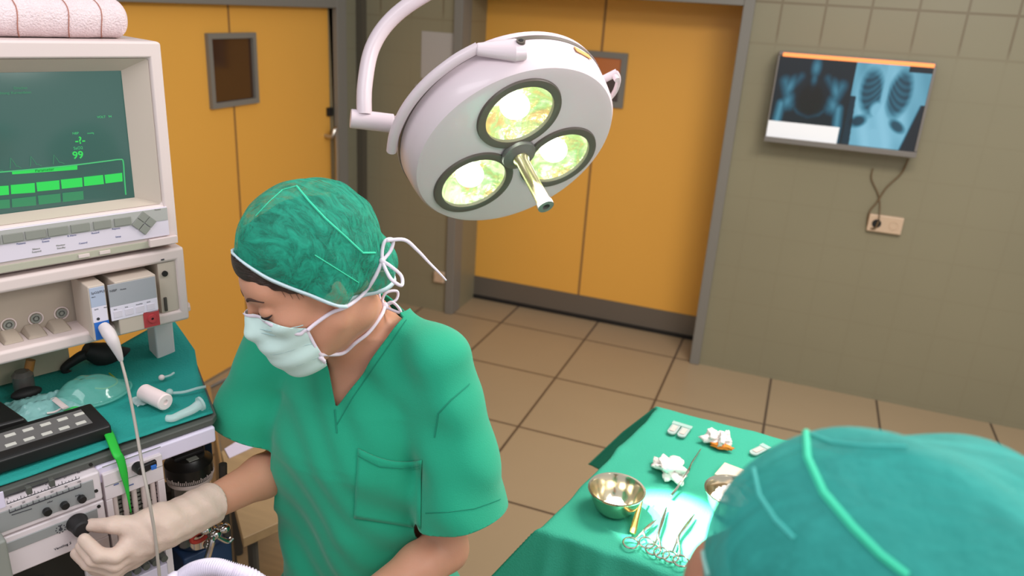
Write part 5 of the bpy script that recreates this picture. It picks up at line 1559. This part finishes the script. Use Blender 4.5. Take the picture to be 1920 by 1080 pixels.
for zz_ in (-.020, -.026, -.060, -.088):
    pl_ = [mproj((x, y, zz_-.28*max(0, .06-y)), .0006) for x, y in ((.061, .048), (.057, .058), (.045, .080), (.025, .10), (0, .11))]
    obj('mask_pleat', MB().tube(pl_, .0008, 6), mat('mask_pleat', (168, 196, 196), .7), mko)
# ties
up0 = mproj((.062, .045, -.036), .002); lo0 = mproj((.056, .045, -.104), .002)
kn1 = at(717, 487, 1.395)
def skinline(pts, off=.0028):
    o = []
    for x, y, tdef in pts:
        a_ = hit(btree, x, y, off); c_ = hit(ctree, x, y, off)
        c = [q for q in (a_, c_) if q is not None]
        if c: c = min(c, key=lambda q: np.linalg.norm(q-CAM)); 
        else: c = at(x, y, tdef)
        o.append(c)
    return o
u_ = [up0]+skinline([(590, 606, 1.25), (620, 586, 1.25), (650, 572, 1.26), (680, 548, 1.3), (700, 520, 1.33)])
k1 = skinline([(714, 489, 1.36)])[0]
tieu = MB().tube(u_+[k1], .0032, 10, sub=6)
obj('upper_tie', tieu, m_tie, mko, angle=None)
def rel(p, dx, dy, dt=0.0):
    z = (p-CAM)@CF; return p+CR*dx*z/F_PX-CU*dy*z/F_PX+CF*dt
bw_ = MB()
bw_.tube([k1, rel(k1, 0, -20), rel(k1, 6, -38), rel(k1, 18, -40, .01), rel(k1, 14, -20, .01), k1], .0030, 8)
bw_.tube([k1, rel(k1, 8, 18, -.005), rel(k1, 20, 36, -.01), rel(k1, 36, 46), rel(k1, 34, 28, .01), rel(k1, 16, 10), k1], .0030, 8)
bw_.tube([rel(k1, 8, -38), rel(k1, 40, -40, .01), rel(k1, 62, -22, .02), rel(k1, 84, 2, .03), rel(k1, 100, 18, .03), rel(k1, 116, 36, .04)], [.0032, .0032, .0028, .0022, .0019, .0014], 8)
bw_.sphere(k1, .0055)
obj('upper_bow', bw_, m_tie, mko, angle=None)
l_ = [lo0]+skinline([(600, 663, 1.24), (640, 660, 1.24), (665, 640, 1.26), (690, 620, 1.29), (712, 590, 1.33), (718, 575, 1.35)], .003)
obj('lower_tie', MB().tube(l_, .0034, 10, sub=6), m_tie, mko, angle=None)
k2 = l_[-1]
bw_ = MB()
bw_.tube([k2, rel(k2, -4, -12), rel(k2, 4, -26), rel(k2, 22, -28, .01), rel(k2, 20, -12, .01), k2], .0026, 8)
bw_.tube([k2, rel(k2, 12, -8), rel(k2, 24, 0), rel(k2, 30, 12), rel(k2, 12, 6), k2], .0026, 8)
bw_.tube([k2, rel(k2, -10, -14, .01), rel(k2, -14, -30, .02)], .0022, 8)
bw_.sphere(k2, .0075)
obj('lower_bow', bw_, m_tie, mko, angle=None)

# ---------------- scrub top
SEL = at(873, 962, 1.42); SER = at(470, 800, 1.53)
def folds(P):
    q = w2t(P); x, y, z = q.T
    f = .009*np.sin(x*34+z*7+1.0+1.5*np.sin(z*9))*np.clip((.42-z)/.22, 0, 1)
    f += .004*np.sin(x*21-z*24+y*9)*np.clip((.5-z)/.3, 0, 1)
    f += .0022*np.sin(z*70+x*50+3*np.sin(x*17))
    return f
def topf(P):
    q = w2t(P); s = q[:, 2]
    a = interp(s, [-.14, 0, .17, .33, .44, .52, .57], [.200, .190, .168, .172, .160, .105, .07])
    b = interp(s, [-.14, 0, .17, .33, .44, .52, .57], [.140, .132, .126, .130, .105, .074, .06])
    yc = interp(s, [0, .2, .35, .5], [0, .012, .014, -.012])
    x = q[:, 0]/a; y = (q[:, 1]-yc)/b
    r = (np.abs(x)**2.3+np.abs(y)**2.3)**(1/2.3)
    t = (r-1)*np.minimum(a, b)
    t = np.maximum(t, s-.60)
    nb_ = NB-TU*.022
    t = smin(t, chain(P, [nb_, sl_+TX*.0+TU*.004], [.052, .060], .02), .05)
    t = smin(t, chain(P, [nb_, sr_+TU*.004], [.052, .060], .02), .05)
    dl = cap_(P, sl_, SEL+(SEL-sl_)*.45, .062, .096)
    dr_ = cap_(P, sr_, SER+(SER-sr_)*.5, .062, .092)
    t = smin(t, dl, .022); t = smin(t, dr_, .022)
    wr = .003*np.sin(P[:, 0]*60+P[:, 2]*45)*np.clip((.10-np.abs(dl))/.1, 0, 1)
    return t+folds(P)*.9+wr
bb = np.array([SL+[.12, .12, .06], SR-[.14, .14, -.06], SEL+.13, SEL-.13, SER-.13, PEL+[.24, .2, -.14], PEL-[.24, .2, .16]])
V, Fs = nets(topf, bb.min(0), bb.max(0), 0.0045)
q = w2t(V)
def arm_end(a_, e, dcone, V):
    ax = unit(e-a_)
    return np.maximum(-((V-e)@ax), dcone-torso(V, .022)-.004)      # <0 : removed
g = np.minimum(arm_end(sl_, SEL, cap_(V, sl_, SEL+(SEL-sl_)*.45, .062, .096), V), arm_end(sr_, SER, cap_(V, sr_, SER+(SER-sr_)*.5, .062, .092), V))
g = np.minimum(g, q[:, 2]+.13)
# V neck + neck hole
_tt = bvh(V, Fs); vb = w2t(hit(_tt, 629, 766)[None])[0]
vz = vb[2]; vx_ = vb[0]
wn = np.interp(q[:, 2], [vz, vz+.058, vz+.15], [0, .036, .084])
cx_ = vx_
vn = np.maximum(np.abs(q[:, 0]-cx_)-wn, -(q[:, 1]-.0))          # front part
nq = w2t(NB[None])[0]
nkh = np.sqrt(((q[:, 0]-.006)/.078)**2+((q[:, 1]-nq[1]-.006)/.064)**2)-1
nkh = np.maximum(nkh*.07, .40-q[:, 2])
g = np.minimum(g, np.minimum(vn, nkh))
V, Fs = clip(V, Fs, g)
topo = nobj('scrub_top', V, Fs, m_scrub, wom, angle=None, solid=.0035, offset=-1)
ttree = bvh(V, Fs)
seamline(ttree, [(628, 768), (630, 790), (632, 812)], .0014, m_seam, topo, 'neck_seam')
seamline(ttree, [(762, 600), (735, 640), (700, 690), (662, 745), (632, 796)], .0009, m_seam, topo, 'collar_stitch')
seamline(ttree, [(815, 820), (822, 775), (845, 750), (880, 720)], .0012, m_seam, topo, 'sleeve_seam')
seamline(ttree, [(798, 962), (840, 960), (890, 953), (938, 936)], .0008, m_seam, topo, 'sleeve_hem_stitch')
# chest pocket: a sheet lying on the top
pkv = MB(); corners = [(672, 840), (792, 862), (790, 990), (664, 970)]
NPX = 16; grid_ok = []
def pk_fn(u, v):
    x = (corners[0][0]*(1-u)+corners[1][0]*u)*(1-v)+(corners[3][0]*(1-u)+corners[2][0]*u)*v
    y = (corners[0][1]*(1-u)+corners[1][1]*u)*(1-v)+(corners[3][1]*(1-u)+corners[2][1]*u)*v
    y += 12*math.sin(PI*u)*(1-v)
    h_ = hit(ttree, x, y, .0022)
    return h_ if h_ is not None else at(x, y, 1.35)
obj('chest_pocket', pkv.grid(pk_fn, NPX, NPX), m_scrub, topo, angle=None, solid=.002, offset=0)
seamline(ttree, [(672, 852), (712, 872), (752, 876), (792, 872)], .0007, m_seam, topo, 'pocket_stitch', off=.006)
# trousers and shoes
def legsf(P):
    q = w2t(P)
    d = ell(P, PEL-[0, 0, .02], (.175, .13, .16))
    for s in (-1, 1):
        hip = PEL+TX*s*.09-[0, 0, .06]; kn = hip+np.array([0, 0, 0])*1.0; kn = np.array([hip[0], hip[1]-.02, .50]); an = np.array([hip[0]+TX[0]*s*.02, hip[1]+.03, .08])
        d = smin(d, chain(P, [hip, kn, an], [.098, .078, .066], .03), .03)
    d = np.maximum(d, .07-P[:, 2])
    return d+.004*np.sin(P[:, 0]*50+P[:, 2]*14)
V, Fs = nets(legsf, [PEL[0]-.3, PEL[1]-.25, .05], [PEL[0]+.3, PEL[1]+.25, PEL[2]+.18], 0.010)
nobj('trousers', V, Fs, m_pants, wom, angle=None)
for s in (-1, 1):
    hp_ = PEL+TX*s*.11
    c = np.array([hp_[0], hp_[1]+.03, 0])
    def shoe(P, c=c):
        q = P-c; lat = q@TX; fw = q@TF
        Q = np.stack([lat, fw, q[:, 2]], -1)
        d = smin(ell(Q, (0, .0, .05), (.045, .075, .055)), ell(Q, (0, .10, .035), (.050, .090, .038)), .03)
        return np.maximum(d, .002-P[:, 2])
    V, Fs = nets(shoe, c-[.25, .25, .01], c+[.25, .25, .14], .007)
    nobj('shoe', V, Fs, m_white, wom, angle=None)

# gloved right hand
kx = KN
def g_at(x, y, t): return at(x, y, t)
WJ = WRR
cuff = at(400, 942, 1.395)
pal = [g_at(300, 990, 1.305), g_at(262, 1005, 1.285)]
thumb = [g_at(300, 978, 1.300), g_at(262, 985, 1.278), g_at(215, 984, 1.262), g_at(172, 985, 1.262)]
thumb_r = [.022, .0165, .0120, .0095]
fing = [
    ([g_at(255, 1012, 1.272), g_at(218, 1042, 1.248), g_at(186, 1042, 1.236), g_at(158, 1012, 1.232)], [.016, .0115, .0105, .0088]),
    ([g_at(262, 1022, 1.280), g_at(215, 1058, 1.255), g_at(176, 1048, 1.243), g_at(152, 1024, 1.240)], [.016, .0115, .0105, .0085]),
    ([g_at(268, 1030, 1.290), g_at(212, 1070, 1.268), g_at(168, 1056, 1.256), g_at(144, 1036, 1.252)], [.015, .0110, .0100, .0085]),
    ([g_at(275, 1034, 1.300), g_at(218, 1072, 1.285), g_at(180, 1066, 1.275), g_at(158, 1052, 1.270)], [.014, .0100, .0090, .0075]),
]
def glovef(P):
    d = chain(P, [cuff, cuff*.55+WJ*.45, WJ], [.0350, .0305, .0270], .02)
    d = smin(d, chain(P, [WJ, pal[0], pal[1]], [.0270, .031, .027], .02), .03)
    d = smin(d, chain(P, [pal[0]+CU*.004, g_at(258, 1026, 1.285)], [.028, .022], .02), .02)
    d = smin(d, chain(P, thumb, thumb_r, .006), .016)
    for pts_, rs_ in fing:
        d = smin(d, chain(P, pts_, rs_, .004), .005)
    x = P@unit(cuff-WJ)
    d = d+.0006*np.sin(x*220+P[:, 2]*90)+.0005*np.sin(P[:, 2]*260+P[:, 0]*120)
    return d
gp2 = np.array([cuff+.06, cuff-.06, thumb[-1]-.03, fing[2][0][-1]-.04, fing[3][0][1]-.04, WJ+.05])
V, Fs = nets(glovef, gp2.min(0), gp2.max(0), .0026)
axc = unit(cuff-WJ)
g = -((V-cuff)@axc)+.012*np.sin((V-cuff)@CU*40)*.3
V, Fs = clip(V, Fs, g)
glo = nobj('glove', V, Fs, m_latex, wom, angle=None, solid=.0012, offset=1)
cuffp = [cuff+axc*.0+(CU*math.cos(t)*.0405+np.cross(CU, axc)*math.sin(t)*.0405) for t in np.linspace(0, 2*PI, 25)[:-1]]

# ---------------- the surgeon in the foreground
s2 = 1.08
F2 = unit(-.96*CR-.02*CU+.10*CF); U2 = .02*CR+.82*CU-.57*CF; U2 = unit(U2-F2*(U2@F2)); L2 = np.cross(U2, F2)
B2 = np.stack([L2, F2, U2], 1); C2 = at(1522, 1188, .64)
sur = thing('person', 'person in the near right corner, head bowed, wearing a sheer green surgical cap', 'person', loc=(C2[0], C2[1], 0), group='theatre staff')
def w2s(P): return ((P-C2)@B2)/s2
def s2w(p): return C2+s2*(B2@np.array(p, float))
bd2 = np.array([C2[0]+.12, C2[1]-.10, 0]); 
NB2 = np.array([C2[0]+.07, C2[1]-.05, C2[2]-.19])
def body2(P):
    d = head_sdf(w2s(P))*s2
    d = smin(d, cap_(P, s2w((0, -.03, -.06)), NB2, .06, .065), .04)
    return d
V, Fs = nets(body2, C2-.30, C2+.26, .006)
nobj('body', V, Fs, m_skind, sur, angle=None)
def cap2(P):
    Q = w2s(P); x, y, z = Q.T
    A_ = Q.copy(); A_[:, 0] = np.abs(x)
    d = ell(A_, (0, -.030, .076), (.096, .115, .108))
    d = smin(d, ell(A_, (0, -.120, .062), (.086, .095, .080)), .05)
    w = .004*np.sin(y*45+z*38+2*np.sin(x*30))+.003*np.sin(x*60+y*30)
    return (d+w*np.clip(-y/.05+.3, .1, 1))*s2
V, Fs = nets(cap2, C2-.34, C2+.34, .006)
Hc = w2s(V)
cl2 = lambda Hc: np.interp(Hc[:, 1], [-.2, -.12, -.05, .02, .070, .092, .110, .13], [-.06, -.055, -.045, -.040, .035, .085, .10, .12])
V, Fs = clip(V, Fs, Hc[:, 2]-cl2(Hc))
cap2o = nobj('surgical_cap', V, Fs, cap_mat('cap_teal_sheer', (44, 158, 148), 0, (.70, .98), 8), sur, angle=None)
c2t = bvh(V, Fs)
seamline(c2t, [(1512, 812), (1515, 860), (1545, 925), (1600, 990), (1650, 1040), (1700, 1079)], .0030, m_capseam, cap2o, 'cap_seam')
seamline(c2t, [(1345, 935), (1324, 975), (1316, 1010), (1322, 1050), (1330, 1079)], .0020, mat('cap_edge_light', (150, 196, 186), .7), cap2o, 'cap_edge')
seamline(c2t, [(1414, 880), (1425, 930), (1455, 975), (1490, 1010)], .0018, mat('cap_seam_light', (70, 180, 170), .7), cap2o, 'cap_fold')
seamline(c2t, [(1512, 812), (1560, 830), (1620, 836), (1700, 838)], .0014, mat('cap_fold_light', (70, 180, 170), .7), cap2o, 'cap_fold')
def hair2(P):
    A_ = w2s(P); A_[:, 0] = np.abs(A_[:, 0])
    d = ell(A_, (0, -.040, .062), (.086, .112, .100))
    return np.maximum(d, (cl2(A_)+.006)-A_[:, 2])*s2
V, Fs = nets(hair2, C2-.25, C2+.25, .007)
nobj('hair', V, Fs, m_hair, sur, angle=None)
def top2(P):
    c = bd2; z = P[:, 2]
    a = np.interp(z, [.8, 1.0, 1.25, NB2[2]-.09, NB2[2]-.02, NB2[2]+.03], [.19, .18, .20, .19, .10, .06])
    b = np.interp(z, [.8, 1.0, 1.25, NB2[2]-.09, NB2[2]-.02, NB2[2]+.03], [.13, .13, .13, .11, .08, .06])
    x = (P[:, 0]-c[0])/a; y = (P[:, 1]-c[1])/b
    d = (np.sqrt(x*x+y*y)-1)*np.minimum(a, b)
    d = np.maximum(d, np.maximum(z-NB2[2]-.01, .82-z))
    for s in (-1, 1):
        sh = np.array([c[0]+s*.16, c[1], NB2[2]-.11]); el = sh+np.array([s*.05, .02, -.26])
        d = smin(d, cap_(P, sh, el, .065, .07), .03)
    return d
V, Fs = nets(top2, [bd2[0]-.36, bd2[1]-.2, .78], [bd2[0]+.36, bd2[1]+.25, NB2[2]+.06], .010)
nobj('scrub_top', V, Fs, m_scrub, sur, angle=None)
def legs2(P):
    d = ell(P, (bd2[0], bd2[1], .84), (.17, .125, .12))
    for s in (-1, 1):
        d = smin(d, chain(P, [(bd2[0]+s*.09, bd2[1], .82), (bd2[0]+s*.10, bd2[1]+.02, .46), (bd2[0]+s*.11, bd2[1], .08)], [.10, .08, .065], .03), .03)
    return np.maximum(d, .07-P[:, 2])
V, Fs = nets(legs2, [bd2[0]-.3, bd2[1]-.2, .04], [bd2[0]+.3, bd2[1]+.2, 1.0], .012)
nobj('trousers', V, Fs, m_pants, sur, angle=None)
for s in (-1, 1):
    c = np.array([bd2[0]+s*.11, bd2[1], 0])
    def shoe2(P, c=c):
        Q = P-c
        d = smin(ell(Q, (0, 0, .05), (.045, .075, .055)), ell(Q, (0, .10, .035), (.05, .09, .038)), .03)
        return np.maximum(d, .002-P[:, 2])
    V, Fs = nets(shoe2, c-[.1, .15, .01], c+[.1, .25, .14], .008)
    nobj('shoe', V, Fs, m_white, sur, angle=None)
